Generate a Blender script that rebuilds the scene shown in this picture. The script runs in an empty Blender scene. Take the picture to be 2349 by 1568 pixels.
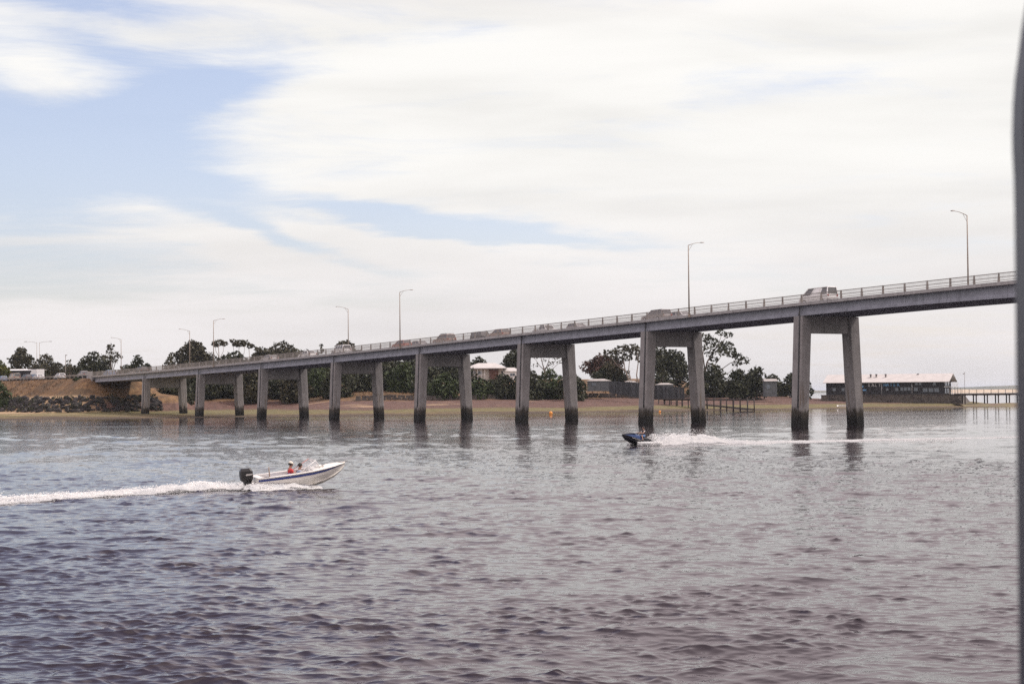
import bpy, bmesh, math, random
import numpy as np
from mathutils import Matrix, Vector

R = math.radians
SC = bpy.context.scene
COL = SC.collection
rng = np.random.default_rng(7)
random.seed(7)

# ------------------------------------------------------------------ camera
F = 4100.0            # focal length, in pixels of a 2349 px wide picture
CW, CH = 1174.5, 784.0
CAM_H = 4.16
PITCH = math.atan(119.5 / F)
ROLL = -0.0085
cam_d = bpy.data.cameras.new('camera')
cam = bpy.data.objects.new('camera', cam_d)
COL.objects.link(cam)
cam_d.sensor_width = 36.0
cam_d.lens = F / 2349.0 * 36.0
cam_d.clip_start = 0.1
cam_d.clip_end = 60000.0
CAM_M = (Matrix.Translation((0, 0, CAM_H)) @ Matrix.Rotation(R(90) + PITCH, 4, 'X')
         @ Matrix.Rotation(ROLL, 4, 'Z'))
cam.matrix_world = CAM_M
cam_d.dof.use_dof = True
cam_d.dof.focus_distance = 170.0
cam_d.dof.aperture_fstop = 14.0
SC.camera = cam
CAM_R = CAM_M.to_3x3()


def ray(x, y):
    return CAM_R @ Vector(((x - CW) / F, -(y - CH) / F, -1.0))


def P(x, y, D):
    """surveyed point: where the sight line of a picture point meets distance D"""
    d = ray(x, y)
    return Vector((0, 0, CAM_H)) + d * (D / d.y)


def G(x, y, z=0.0):
    d = ray(x, y)
    return Vector((0, 0, CAM_H)) + d * ((z - CAM_H) / d.z)


# ------------------------------------------------------------------ world
SUN_AZ, SUN_EL = 70.0, 50.0
world = bpy.data.worlds.new('World')
SC.world = world
world.use_nodes = True
wn = world.node_tree
wn.nodes.clear()


class NT:
    def __init__(self, tree):
        self.t = tree

    def n(self, kind, **kw):
        nd = self.t.nodes.new(kind)
        for k, v in kw.items():
            setattr(nd, k, v)
        return nd

    def link(self, a, b):
        self.t.links.new(a, b)

    def put(self, sock, v):
        if hasattr(v, 'node'):
            self.t.links.new(v, sock)
        else:
            sock.default_value = v

    def m(self, op, a, b=0.0, c=0.0, clamp=False):
        nd = self.n('ShaderNodeMath', operation=op, use_clamp=clamp)
        self.put(nd.inputs[0], a)
        self.put(nd.inputs[1], b)
        if op in ('MULTIPLY_ADD', 'SMOOTH_MIN', 'SMOOTH_MAX'):
            self.put(nd.inputs[2], c)
        return nd.outputs[0]

    def comb(self, x, y, z):
        nd = self.n('ShaderNodeCombineXYZ')
        for s, v in zip(nd.inputs, (x, y, z)):
            self.put(s, v)
        return nd.outputs[0]

    def noise(self, vec, scale, detail=4.0, rough=0.5, dist=0.0):
        nd = self.n('ShaderNodeTexNoise')
        if vec is not None:
            self.link(vec, nd.inputs['Vector'])
        nd.inputs['Scale'].default_value = scale
        nd.inputs['Detail'].default_value = detail
        nd.inputs['Roughness'].default_value = rough
        nd.inputs['Distortion'].default_value = dist
        return nd

    def ss(self, v, lo, hi, a=0.0, b=1.0):
        nd = self.n('ShaderNodeMapRange', interpolation_type='SMOOTHSTEP')
        self.put(nd.inputs[0], v)
        nd.inputs[1].default_value = lo
        nd.inputs[2].default_value = hi
        nd.inputs[3].default_value = a
        nd.inputs[4].default_value = b
        return nd.outputs[0]

    def mix(self, f, a, b, blend='MIX'):
        nd = self.n('ShaderNodeMix', data_type='RGBA', blend_type=blend)
        self.put(nd.inputs[0], f)
        for s, v in ((nd.inputs[6], a), (nd.inputs[7], b)):
            if hasattr(v, 'node'):
                self.link(v, s)
            else:
                s.default_value = (v[0], v[1], v[2], 1.0)
        return nd.outputs[2]


W = NT(wn)
tc = W.n('ShaderNodeTexCoord')
sep = W.n('ShaderNodeSeparateXYZ')
W.link(tc.outputs['Generated'], sep.inputs[0])
sx, sy, sz = sep.outputs
u_ = W.m('MULTIPLY', W.m('ARCTAN2', sx, sy), 57.2958)
v_ = W.m('MULTIPLY', W.m('ARCSINE', sz), 57.2958)
zz = W.m('ADD', W.m('MAXIMUM', sz, 0.0), 0.10)
pl = W.comb(W.m('DIVIDE', sx, zz), W.m('DIVIDE', sy, zz), 0.0)     # flat cloud layer
# slow warp of the cloud layout
wnz = W.noise(pl, 1.3, 5.0, 0.55)
wsep = W.n('ShaderNodeSeparateXYZ')
W.link(wnz.outputs['Color'], wsep.inputs[0])
uw = W.m('MULTIPLY_ADD', W.m('SUBTRACT', wsep.outputs[0], 0.5), 5.5, u_)
vw = W.m('MULTIPLY_ADD', W.m('SUBTRACT', wsep.outputs[1], 0.5), 2.6, v_)
# clear gaps between the clouds: (azimuth, elevation, half widths, tilt, depth), degrees
GAPS = []


def gap(px, py, a, b, rot, w):
    GAPS.append(((px - CW) / 71.56, (903.5 - 0.0085 * (px - CW) - py) / 71.56, a / 71.56, b / 71.56, -rot, w))


gap(120, 385, 330, 150, 3, 0.95)
gap(430, 235, 230, 60, -10, 0.85)
gap(430, 440, 260, 60, 14, 0.75)
gap(860, 478, 210, 34, 9, 0.8)
gap(1080, 520, 230, 34, 9, 0.85)
gap(1370, 572, 240, 22, 4, 0.65)
gap(690, 572, 170, 24, 18, 0.75)
gap(60, 655, 230, 55, 3, 0.45)
gap(280, 28, 260, 30, 6, 0.55)
gap(110, 80, 230, 34, 10, -0.45)
gap(110, 190, 170, 40, 12, -0.5)
gap(900, 548, 400, 26, 9, -0.55)
gap(540, 566, 210, 28, 14, -0.45)
gap(640, 418, 220, 34, 8, -0.45)
gap(660, 250, 160, 60, -8, -0.25)
gap(220, 115, 170, 28, 14, 0.6)
gap(700, 680, 500, 30, 1, 0.30)
gap(1750, 640, 380, 26, 2, 0.36)
gap(1650, 230, 260, 40, -14, 0.22)
gap(2150, 560, 300, 40, 5, 0.25)
gap(2000, 780, 420, 60, 2, 0.30)
GAPS.append((-37.5, 36.0, 23.0, 24.5, 0.0, 2.3))
GAPS.append((95.0, 30.0, 40.0, 10.0, 10.0, 0.5))
GAPS.append((-120.0, 40.0, 45.0, 14.0, -10.0, 0.6))
GAPS.append((160.0, 25.0, 30.0, 8.0, 0.0, 0.5))
tot = None
for (u0, v0, a, b, rot, w) in GAPS:
    c, s = math.cos(R(rot)), math.sin(R(rot))
    du = W.m('SUBTRACT', uw, u0)
    dv = W.m('SUBTRACT', vw, v0)
    p = W.m('MULTIPLY', W.m('MULTIPLY_ADD', dv, s, W.m('MULTIPLY', du, c)), 1.0 / a)
    q = W.m('MULTIPLY', W.m('MULTIPLY_ADD', dv, c, W.m('MULTIPLY', du, -s)), 1.0 / b)
    r2 = W.m('MULTIPLY_ADD', p, p, W.m('MULTIPLY', q, q))
    g = W.m('MULTIPLY', W.m('EXPONENT', W.m('MULTIPLY', r2, -0.8)), w)
    tot = g if tot is None else W.m('ADD', tot, g)
# feathery streaks
mp = W.n('ShaderNodeMapping')
mp.inputs['Rotation'].default_value = (0, 0, R(28))
mp.inputs['Scale'].default_value = (1.0, 2.0, 1.0)
W.link(pl, mp.inputs[0])
n1 = W.noise(mp.outputs[0], 1.8, 11.0, 0.64, 0.5).outputs[0]
n2 = W.noise(pl, 0.55, 6.0, 0.5).outputs[0]
cov = W.m('SUBTRACT', 1.02, tot)
cov = W.m('MULTIPLY_ADD', W.m('SUBTRACT', n1, 0.5), 1.25, cov)
cov = W.m('MULTIPLY_ADD', W.m('SUBTRACT', n2, 0.5), 0.35, cov)
mq = W.n('ShaderNodeMapping')
mq.inputs['Rotation'].default_value = (0, 0, R(9))
mq.inputs['Scale'].default_value = (0.055, 0.34, 1.0)
W.link(W.comb(u_, v_, 0.0), mq.inputs[0])
n4 = W.noise(mq.outputs[0], 1.7, 11.0, 0.67, 0.7).outputs[0]
cov = W.m('MULTIPLY_ADD', W.m('SUBTRACT', n4, 0.5), 1.25, cov)
cover = W.ss(cov, 0.03, 0.92, 0.18, 1.0)
sky = W.n('ShaderNodeTexSky', sky_type='NISHITA')
sky.sun_disc = False
sky.sun_elevation = R(SUN_EL)
sky.sun_rotation = R(SUN_AZ)
sky.altitude = 10.0
sky.air_density = 1.0
sky.dust_density = 1.0
sky.ozone_density = 1.2
bsky = W.n('ShaderNodeBackground')
W.link(W.mix(1.0, sky.outputs[0], (1.06, 0.955, 1.04), 'MULTIPLY'), bsky.inputs[0])
bsky.inputs[1].default_value = 0.148
# cloud brightness: thin near the horizon, with soft grey undersides
n3 = W.noise(mq.outputs[0], 1.1, 6.0, 0.5, 0.2).outputs[0]
cb = W.m('ADD', W.ss(v_, -1.0, 8.0, 0.83, 0.97), W.ss(v_, 9.0, 36.0, 0.0, 0.60))
cb = W.m('MULTIPLY', cb, W.ss(n3, 0.28, 0.62, 0.87, 1.02))
bcl = W.n('ShaderNodeBackground')
ccol = W.mix(W.ss(v_, 0.5, 8.0), (1.0, 0.955, 0.955), (1.0, 0.985, 0.955))
W.link(W.mix(W.ss(v_, 11.0, 19.0), ccol, (1.0, 0.865, 0.885)), bcl.inputs[0])
W.link(cb, bcl.inputs[1])
mxs = W.n('ShaderNodeMixShader')
W.link(cover, mxs.inputs[0])
W.link(bsky.outputs[0], mxs.inputs[1])
W.link(bcl.outputs[0], mxs.inputs[2])
wo = W.n('ShaderNodeOutputWorld')
W.link(mxs.outputs[0], wo.inputs[0])

# ------------------------------------------------------------------ sun
sun_d = bpy.data.lights.new('sun', 'SUN')
sun_d.energy = 3.2
sun_d.angle = R(0.55)
sun_d.color = (1.0, 0.94, 0.86)
sun = bpy.data.objects.new('sun', sun_d)
COL.objects.link(sun)
sdir = Vector((math.sin(R(SUN_AZ)) * math.cos(R(SUN_EL)), math.cos(R(SUN_AZ)) * math.cos(R(SUN_EL)), math.sin(R(SUN_EL))))
sun.rotation_euler = (-sdir).to_track_quat('-Z', 'Y').to_euler()
sun.location = (60, 40, 80)

vs = SC.view_settings
vs.view_transform = 'Standard'
vs.look = 'None'
vs.gamma = 1.0
vs.exposure = 0.0
vs.use_curve_mapping = False
SC.display_settings.display_device = 'sRGB'
SC.cycles.use_denoising = False
SC.cycles.max_bounces = 6
SC.cycles.transparent_max_bounces = 8
SC.cycles.sample_clamp_indirect = 6.0


# ------------------------------------------------------------------ helpers
def tag(o, label=None, cat=None, group=None, kind=None):
    if label:
        o['label'] = label
    if cat:
        o['category'] = cat
    if group:
        o['group'] = group
    if kind:
        o['kind'] = kind
    return o


def empty(name, loc=(0, 0, 0), rotz=0.0, parent=None):
    o = bpy.data.objects.new(name, None)
    o.empty_display_size = 0.3
    COL.objects.link(o)
    o.location = loc
    o.rotation_euler = (0, 0, rotz)
    if parent is not None:
        o.parent = parent
    return o


def np_obj(name, V, quads, material, parent=None, tris=None, smooth=False):
    V = np.asarray(V, dtype=np.float32).reshape(-1, 3)
    me = bpy.data.meshes.new(name)
    nq = 0 if quads is None else len(quads)
    nt = 0 if tris is None else len(tris)
    me.vertices.add(len(V))
    me.vertices.foreach_set('co', V.ravel())
    idx = []
    if nq:
        idx.append(np.asarray(quads, dtype=np.int32).ravel())
    if nt:
        idx.append(np.asarray(tris, dtype=np.int32).ravel())
    idx = np.concatenate(idx)
    me.loops.add(len(idx))
    me.loops.foreach_set('vertex_index', idx)
    me.polygons.add(nq + nt)
    starts = np.concatenate([np.arange(nq) * 4, nq * 4 + np.arange(nt) * 3]).astype(np.int32)
    me.polygons.foreach_set('loop_start', starts)
    me.update(calc_edges=True)
    if smooth:
        me.polygons.foreach_set('use_smooth', np.ones(nq + nt, dtype=bool))
    me.validate()
    if material is not None:
        me.materials.append(material)
    o = bpy.data.objects.new(name, me)
    COL.objects.link(o)
    if parent is not None:
        o.parent = parent
    return o


class MB:
    """collects boxes, tubes, lofts; build() links them as one mesh object"""

    def __init__(self):
        self.v = []
        self.f = []
        self.s = []

    def add(self, verts, faces, smooth=False):
        k = len(self.v)
        self.v += [tuple(p) for p in verts]
        self.f += [tuple(i + k for i in f) for f in faces]
        self.s += [smooth] * len(faces)
        return self

    def box(self, c, size, rot=None):
        hx, hy, hz = size[0] / 2, size[1] / 2, size[2] / 2
        pts = [Vector((sx * hx, sy * hy, sz * hz)) for sz in (-1, 1) for sy in (-1, 1) for sx in (-1, 1)]
        if rot is not None:
            pts = [rot @ p for p in pts]
        pts = [p + Vector(c) for p in pts]
        return self.add(pts, [(0, 2, 3, 1), (4, 5, 7, 6), (0, 1, 5, 4), (2, 6, 7, 3), (0, 4, 6, 2), (1, 3, 7, 5)])

    def hexa(self, bottom, top):
        """bottom, top: four points each, counter-clockwise from above"""
        return self.add(list(bottom) + list(top),
                        [(3, 2, 1, 0), (4, 5, 6, 7), (0, 1, 5, 4), (1, 2, 6, 5), (2, 3, 7, 6), (3, 0, 4, 7)])

    def beam(self, a, b, w, h):
        a, b = Vector(a), Vector(b)
        d = (b - a).normalized()
        up = Vector((0, 0, 1)) if abs(d.z) < 0.95 else Vector((0, 1, 0))
        s = d.cross(up).normalized()
        t = s.cross(d).normalized()
        o = [s * (-w / 2) - t * (h / 2), s * (w / 2) - t * (h / 2), s * (w / 2) + t * (h / 2), s * (-w / 2) + t * (h / 2)]
        v = [a + p for p in o] + [b + p for p in o]
        return self.add(v, [(0, 1, 2, 3), (7, 6, 5, 4), (0, 4, 5, 1), (1, 5, 6, 2), (2, 6, 7, 3), (3, 7, 4, 0)])

    def tube(self, pts, rad, n=8, cap=True):
        pts = [Vector(p) for p in pts]
        if not hasattr(rad, '__len__'):
            rad = [rad] * len(pts)
        vs_, fs = [], []
        prev = None
        for i, p in enumerate(pts):
            d = (pts[min(i + 1, len(pts) - 1)] - pts[max(i - 1, 0)]).normalized()
            if prev is None:
                up = Vector((0, 0, 1)) if abs(d.z) < 0.9 else Vector((1, 0, 0))
                s = d.cross(up).normalized()
            else:
                s = (prev - d * prev.dot(d)).normalized()
            prev = s
            t = d.cross(s)
            for k in range(n):
                a = 2 * math.pi * k / n
                vs_.append(p + (s * math.cos(a) + t * math.sin(a)) * rad[i])
        for i in range(len(pts) - 1):
            for k in range(n):
                a, b = i * n + k, i * n + (k + 1) % n
                fs.append((a, b, b + n, a + n))
        if cap:
            fs.append(tuple(reversed(range(n))))
            fs.append(tuple(range((len(pts) - 1) * n, len(pts) * n)))
        return self.add(vs_, fs, n > 5)

    def loft(self, rings, closed=True, caps=True, smooth=False):
        n = len(rings[0])
        vs_ = [p for r in rings for p in r]
        fs = []
        for i in range(len(rings) - 1):
            for k in range(n if closed else n - 1):
                a, b = i * n + k, i * n + (k + 1) % n
                fs.append((a, b, b + n, a + n))
        if caps and closed:
            fs.append(tuple(reversed(range(n))))
            fs.append(tuple(range((len(rings) - 1) * n, len(rings) * n)))
        return self.add(vs_, fs, smooth)

    def ball(self, c, r, nu=10, nv=7, sq=(1, 1, 1)):
        rings = []
        for j in range(nv):
            t = math.pi * (0.04 + 0.92 * j / (nv - 1))
            rings.append([(c[0] + r * sq[0] * math.sin(t) * math.cos(2 * math.pi * k / nu),
                           c[1] + r * sq[1] * math.sin(t) * math.sin(2 * math.pi * k / nu),
                           c[2] - r * sq[2] * math.cos(t)) for k in range(nu)])
        return self.loft(rings, True, True, True)

    def build(self, name, material, parent=None, bevel=0.0):
        me = bpy.data.meshes.new(name)
        me.from_pydata([tuple(p) for p in self.v], [], self.f)
        me.polygons.foreach_set('use_smooth', self.s)
        bm = bmesh.new()
        bm.from_mesh(me)
        bmesh.ops.recalc_face_normals(bm, faces=bm.faces)
        if bevel > 0:
            es = [e for e in bm.edges if len(e.link_faces) == 2 and e.calc_face_angle(0) > 0.5]
            bmesh.ops.bevel(bm, geom=es, offset=bevel, segments=2, affect='EDGES', profile=0.5)
        bm.to_mesh(me)
        bm.free()
        if material is not None:
            me.materials.append(material)
        o = bpy.data.objects.new(name, me)
        COL.objects.link(o)
        if parent is not None:
            o.parent = parent
        return o


def copy_tree(o, parent=None):
    c = o.copy()
    COL.objects.link(c)
    if parent is not None:
        c.parent = parent
    for ch in list(o.children):
        copy_tree(ch, c)
    return c


# --- numpy value noise
def _hash(ix, iy, seed):
    h = (ix.astype(np.int64) * 374761393 + iy.astype(np.int64) * 668265263 + seed * 1442695041) & 0x7fffffff
    h = ((h ^ (h >> 13)) * 1274126177) & 0x7fffffff
    return ((h ^ (h >> 16)) & 0xffff) / 65535.0


def vnoise(x, y, seed=0):
    x = np.asarray(x, dtype=np.float64)
    y = np.asarray(y, dtype=np.float64)
    ix, iy = np.floor(x), np.floor(y)
    fx, fy = x - ix, y - iy
    fx = fx * fx * (3 - 2 * fx)
    fy = fy * fy * (3 - 2 * fy)
    a, b = _hash(ix, iy, seed), _hash(ix + 1, iy, seed)
    c, d = _hash(ix, iy + 1, seed), _hash(ix + 1, iy + 1, seed)
    return (a * (1 - fx) + b * fx) * (1 - fy) + (c * (1 - fx) + d * fx) * fy


def fbm(x, y, seed=0, oct=4, rough=0.5):
    s, a, t = 0.0, 1.0, 0.0
    for k in range(oct):
        s = s + a * vnoise(x * 2 ** k, y * 2 ** k, seed + k * 17)
        t += a
        a *= rough
    return s / t - 0.5


# ------------------------------------------------------------------ materials
MATS = {}


def mat(name, col, rough=0.6, var=0.15, scale=1.5, metal=0.0, bump=0.0, bscale=8.0, col2=None, thr=(0.35, 0.65),
        spec=0.5, emit=None, objvar=0.0):
    """principled colour broken up by two noises; col2 = second colour in patches"""
    if name in MATS:
        return MATS[name]
    m = bpy.data.materials.new(name)
    m.use_nodes = True
    t = NT(m.node_tree)
    b = m.node_tree.nodes['Principled BSDF']
    g = t.n('ShaderNodeNewGeometry')
    n = t.noise(g.outputs['Position'], scale, 5.0, 0.6)
    lo = tuple(max(0.0, c * (1 - var)) for c in col)
    hi = tuple(min(1.0, c * (1 + var)) for c in col)
    c = t.mix(t.ss(n.outputs[0], 0.3, 0.7), lo, hi)
    if col2 is not None:
        n2 = t.noise(g.outputs['Position'], scale * 0.37, 6.0, 0.62)
        c = t.mix(t.ss(n2.outputs[0], thr[0], thr[1]), c, col2)
    if objvar > 0:
        oi = t.n('ShaderNodeObjectInfo')
        hv = t.n('ShaderNodeHueSaturation')
        t.link(c, hv.inputs['Color'])
        t.link(t.ss(oi.outputs['Random'], 0, 1, 1 - objvar, 1 + objvar), hv.inputs['Value'])
        t.link(t.ss(t.m('FRACT', t.m('MULTIPLY', oi.outputs['Random'], 7.31)), 0, 1, 0.5 - 0.05 * objvar, 0.5 + 0.05 * objvar), hv.inputs['Hue'])
        c = hv.outputs[0]
    t.link(c, b.inputs['Base Color'])
    b.inputs['Roughness'].default_value = rough
    b.inputs['Metallic'].default_value = metal
    b.inputs['Specular IOR Level'].default_value = spec
    if bump > 0:
        nb = t.noise(g.outputs['Position'], bscale, 4.0, 0.6)
        bp = t.n('ShaderNodeBump')
        bp.inputs['Strength'].default_value = 1.0
        bp.inputs['Distance'].default_value = bump
        t.link(nb.outputs[0], bp.inputs['Height'])
        t.link(bp.outputs[0], b.inputs['Normal'])
    MATS[name] = m
    return m
# ------------------------------------------------------------------ water
def water_material():
    m = bpy.data.materials.new('sea_water')
    m.use_nodes = True
    t = NT(m.node_tree)
    b = m.node_tree.nodes['Principled BSDF']
    b.inputs['Base Color'].default_value = (0.024, 0.0175, 0.0235, 1)
    b.inputs['Roughness'].default_value = 0.035
    b.inputs['IOR'].default_value = 1.333
    g = t.n('ShaderNodeNewGeometry')
    mp_ = t.n('ShaderNodeMapping')
    mp_.inputs['Rotation'].default_value = (0, 0, R(-12))
    mp_.inputs['Scale'].default_value = (0.62, 1.0, 1.0)
    t.link(g.outputs['Position'], mp_.inputs[0])
    fine = t.noise(mp_.outputs[0], 6.5, 3.0, 0.55, 0.3).outputs[0]
    mid = t.noise(mp_.outputs[0], 1.9, 2.0, 0.5, 0.4).outputs[0]
    # cat's-paws: patches where the breeze roughens the surface more
    gust = t.noise(mp_.outputs[0], 0.045, 3.0, 0.55).outputs[0]
    k = t.ss(gust, 0.3, 0.7, 0.55, 1.15)
    h = t.m('MULTIPLY_ADD', fine, 0.0105, t.m('MULTIPLY', mid, 0.036))
    # sheltered, smoother water towards the bridge and the far shore
    sp_ = t.n('ShaderNodeSeparateXYZ')
    t.link(g.outputs['Position'], sp_.inputs[0])
    k = t.m('MULTIPLY', k, t.ss(sp_.outputs[1], 90, 300, 1.0, 0.8))
    h = t.m('MULTIPLY', h, k)
    bp = t.n('ShaderNodeBump')
    bp.inputs['Strength'].default_value = 1.0
    bp.inputs['Distance'].default_value = 1.0
    t.link(h, bp.inputs['Height'])
    t.link(bp.outputs[0], b.inputs['Normal'])
    return m


def wave_field(X, Y, lim):
    """sum of short wind waves; lim = shortest wavelength the mesh can carry at each point"""
    r = np.random.default_rng(21)
    Z = np.zeros_like(X)
    DX = np.zeros_like(X)
    DY = np.zeros_like(X)
    # small chop comes and goes in patches a few metres wide, longer waves in sets
    p1 = np.clip(fbm(X / 1.5, Y / 2.0, 5, 3) + 0.5, 0, 1)
    p2 = np.clip(fbm(X / 13.0, Y / 19.0, 6, 2) + 0.5, 0, 1)
    g1 = (0.40 + 1.9 * p1 ** 2) * (0.70 + 0.6 * p2)
    g2 = np.clip(fbm(X / 4.5, Y / 6, 8, 2) * 3.0 + 0.75, 0.1, 2.2)
    for k in range(130):
        if k < 100:
            lam, slope, g = 0.14 * (0.92 / 0.14) ** (r.random() ** 1.25), 0.0275, g1
        else:
            lam, slope, g = 1.1 * (3.0 / 1.1) ** r.random(), 0.0145, g2
        th = R(-97) + r.normal(0, 0.5)
        kx, ky = math.cos(th), math.sin(th)
        kk = 2 * math.pi / lam
        a = slope / kk
        ly = lam / max(0.25, abs(ky))
        w = np.clip((ly / lim - 1.7) / 1.5, 0, 1) * g
        ph = kk * (kx * X + ky * Y) + r.random() * 6.283
        Z += a * w * np.cos(ph)
        s_ = a * w * np.sin(ph) * 1.25
        DX -= s_ * kx
        DY -= s_ * ky
    far = np.clip((420 - Y) / 200, 0.15, 1)
    return Z * far, DX * far, DY * far


def make_water():
    k = np.concatenate([np.linspace(1 / 17.0, 1 / 24.0, 90)[:-1], np.linspace(1 / 24.0, 1 / 70.0, 700)[:-1], np.linspace(1 / 70.0, 1 / 520.0, 480)])
    D = 1 / k
    D = np.concatenate([np.linspace(3.0, 16.5, 14), D, np.geomspace(560, 30000, 34)])
    q = np.concatenate([-np.geomspace(6, 0.34, 20), np.linspace(-0.315, 0.315, 640), np.geomspace(0.34, 6, 20)])
    X = D[:, None] * q[None, :]
    Y = np.repeat(D[:, None], len(q), 1)
    lim = np.gradient(D)[:, None] * np.ones_like(q)[None, :]
    dq = np.gradient(q)[None, :] * D[:, None]
    lim = np.maximum(lim, dq * 1.2)
    Z, DX, DY = wave_field(X, Y, lim)
    V = np.stack([X + DX, Y + DY, Z], -1).reshape(-1, 3)
    nr, nc = X.shape
    i = np.arange(nr - 1)[:, None] * nc + np.arange(nc - 1)[None, :]
    Q = np.stack([i, i + 1, i + nc + 1, i + nc], -1).reshape(-1, 4)
    o = np_obj('water', V, Q, water_material(), smooth=True)
    tag(o, kind='structure')
    return o


WATER = make_water()
# ------------------------------------------------------------------ bridge line (plan)
SPAN = 30.5
UB = Vector((0.5381, -0.8428, 0.0))      # along the bridge, towards the right and nearer
UN = Vector((0.8428, 0.5381, 0.0))       # across it, away from us
B0 = Vector((-47.92, 341.4, 0.0))        # near leg of the third pier at the waterline
I_ABUT = -3.08
ZR_I = [-14, -6, -4, -3, -2, -1, 0, 1, 2, 3, 4, 5, 6.1, 7, 9]
ZR_Z = [10.0, 10.0, 10.05, 10.25, 10.7, 11.25, 11.85, 12.5, 13.25, 14.05, 14.85, 15.65, 16.4, 16.9, 17.5]


def zr(i):
    """top of the railing above the water"""
    # smooth the kinks a little
    return float(np.mean(np.interp([i - 0.4, i - 0.2, i, i + 0.2, i + 0.4], ZR_I, ZR_Z)))


def bp(i, n, z):
    return B0 + UB * (i * SPAN) + UN * n + Vector((0, 0, z))


def i_at(x, n):
    """bridge station seen at picture column x, on the line n metres across"""
    lo, hi = -14.0, 8.0
    for _ in range(40):
        mi = (lo + hi) / 2
        p = bp(mi, n, 10)
        xx = p.x / p.y * F + CW + 0.0085 * 60
        if xx < x:
            lo = mi
        else:
            hi = mi
    return (lo + hi) / 2


# ------------------------------------------------------------------ land
SH_X = [-1500, -500, -170, -99, -73, -50, -15.5, 0, 32, 73, 88, 104, 122, 135, 400]
SH_Y = [250, 300, 334, 344, 352, 361, 376, 386, 405, 424, 432, 436, 441, 470, 900]
BACK_X = [-1500, 55, 70, 82, 118, 126, 136, 400]
BACK_Y = [2600, 2300, 560, 498, 486, 476, 450, 450]
PR_S = [-60, -6, 0, 14, 34, 62, 74, 77, 84, 112, 135, 260, 3000]
PR_R = [-3, -.7, 0, .35, 1.15, 2.45, 2.75, 3.35, 3.6, 6.0, 8.0, 9.5, 14]
PL_S = [-60, -6, 0, 40, 86, 92, 106, 112, 128, 150, 200, 400, 3000]
PL_Z = [-3, -.6, 0, .5, .95, 1.3, 3.6, 4.1, 4.6, 6.5, 7.6, 8.5, 14]


def land_z(X, Y, detail=True):
    X = np.asarray(X, dtype=np.float64)
    Y = np.asarray(Y, dtype=np.float64)
    s = Y - np.interp(X, SH_X, SH_Y)
    s = s + fbm(X / 14, Y / 14, 3, 3) * 5.0
    zr_ = np.interp(s, PR_S, PR_R)
    zl_ = np.interp(s, PL_S, PL_Z)
    k = np.clip((X + 62) / 26.0, 0, 1)
    k = k * k * (3 - 2 * k)
    z = zl_ * (1 - k) + zr_ * k
    # the low point of land at the right end: low plateau, water behind it
    kr = np.clip((X - 52) / 20.0, 0, 1)
    z = z * (1 - kr) + np.minimum(z, 3.0 + 0 * z) * kr
    sb = np.interp(X, BACK_X, BACK_Y) - Y
    z = np.minimum(z, np.interp(sb, [-40, 0, 10, 25, 60], [-3, -.5, 2.2, 4, 30]))
    if detail:
        z = z + fbm(X / 5, Y / 5, 9, 4) * 0.45 * np.clip((z + .2) / 1.5, 0, 1)
    # road embankment of the approach
    along = (X - B0.x) * UB.x + (Y - B0.y) * UB.y
    across = (X - B0.x) * UN.x + (Y - B0.y) * UN.y
    dn = np.maximum(np.maximum(-1.3 - across, across - 10.5), 0)
    da = np.maximum(along - (I_ABUT * SPAN - 0.6), 0)
    d = np.hypot(dn, da)
    rough = fbm(X / 3.5, Y / 3.5, 31, 3) * np.clip(d / 2, 0, 1) * 0.9
    ze = np.interp(d, [0, 6.2, 10.5, 14.5, 17, 60], [8.75, 4.75, 4.15, 1.0, 0.5, -20]) + rough
    return np.maximum(z, ze)


def lz(x, y):
    return float(land_z(np.array([x]), np.array([y]))[0])


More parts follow.
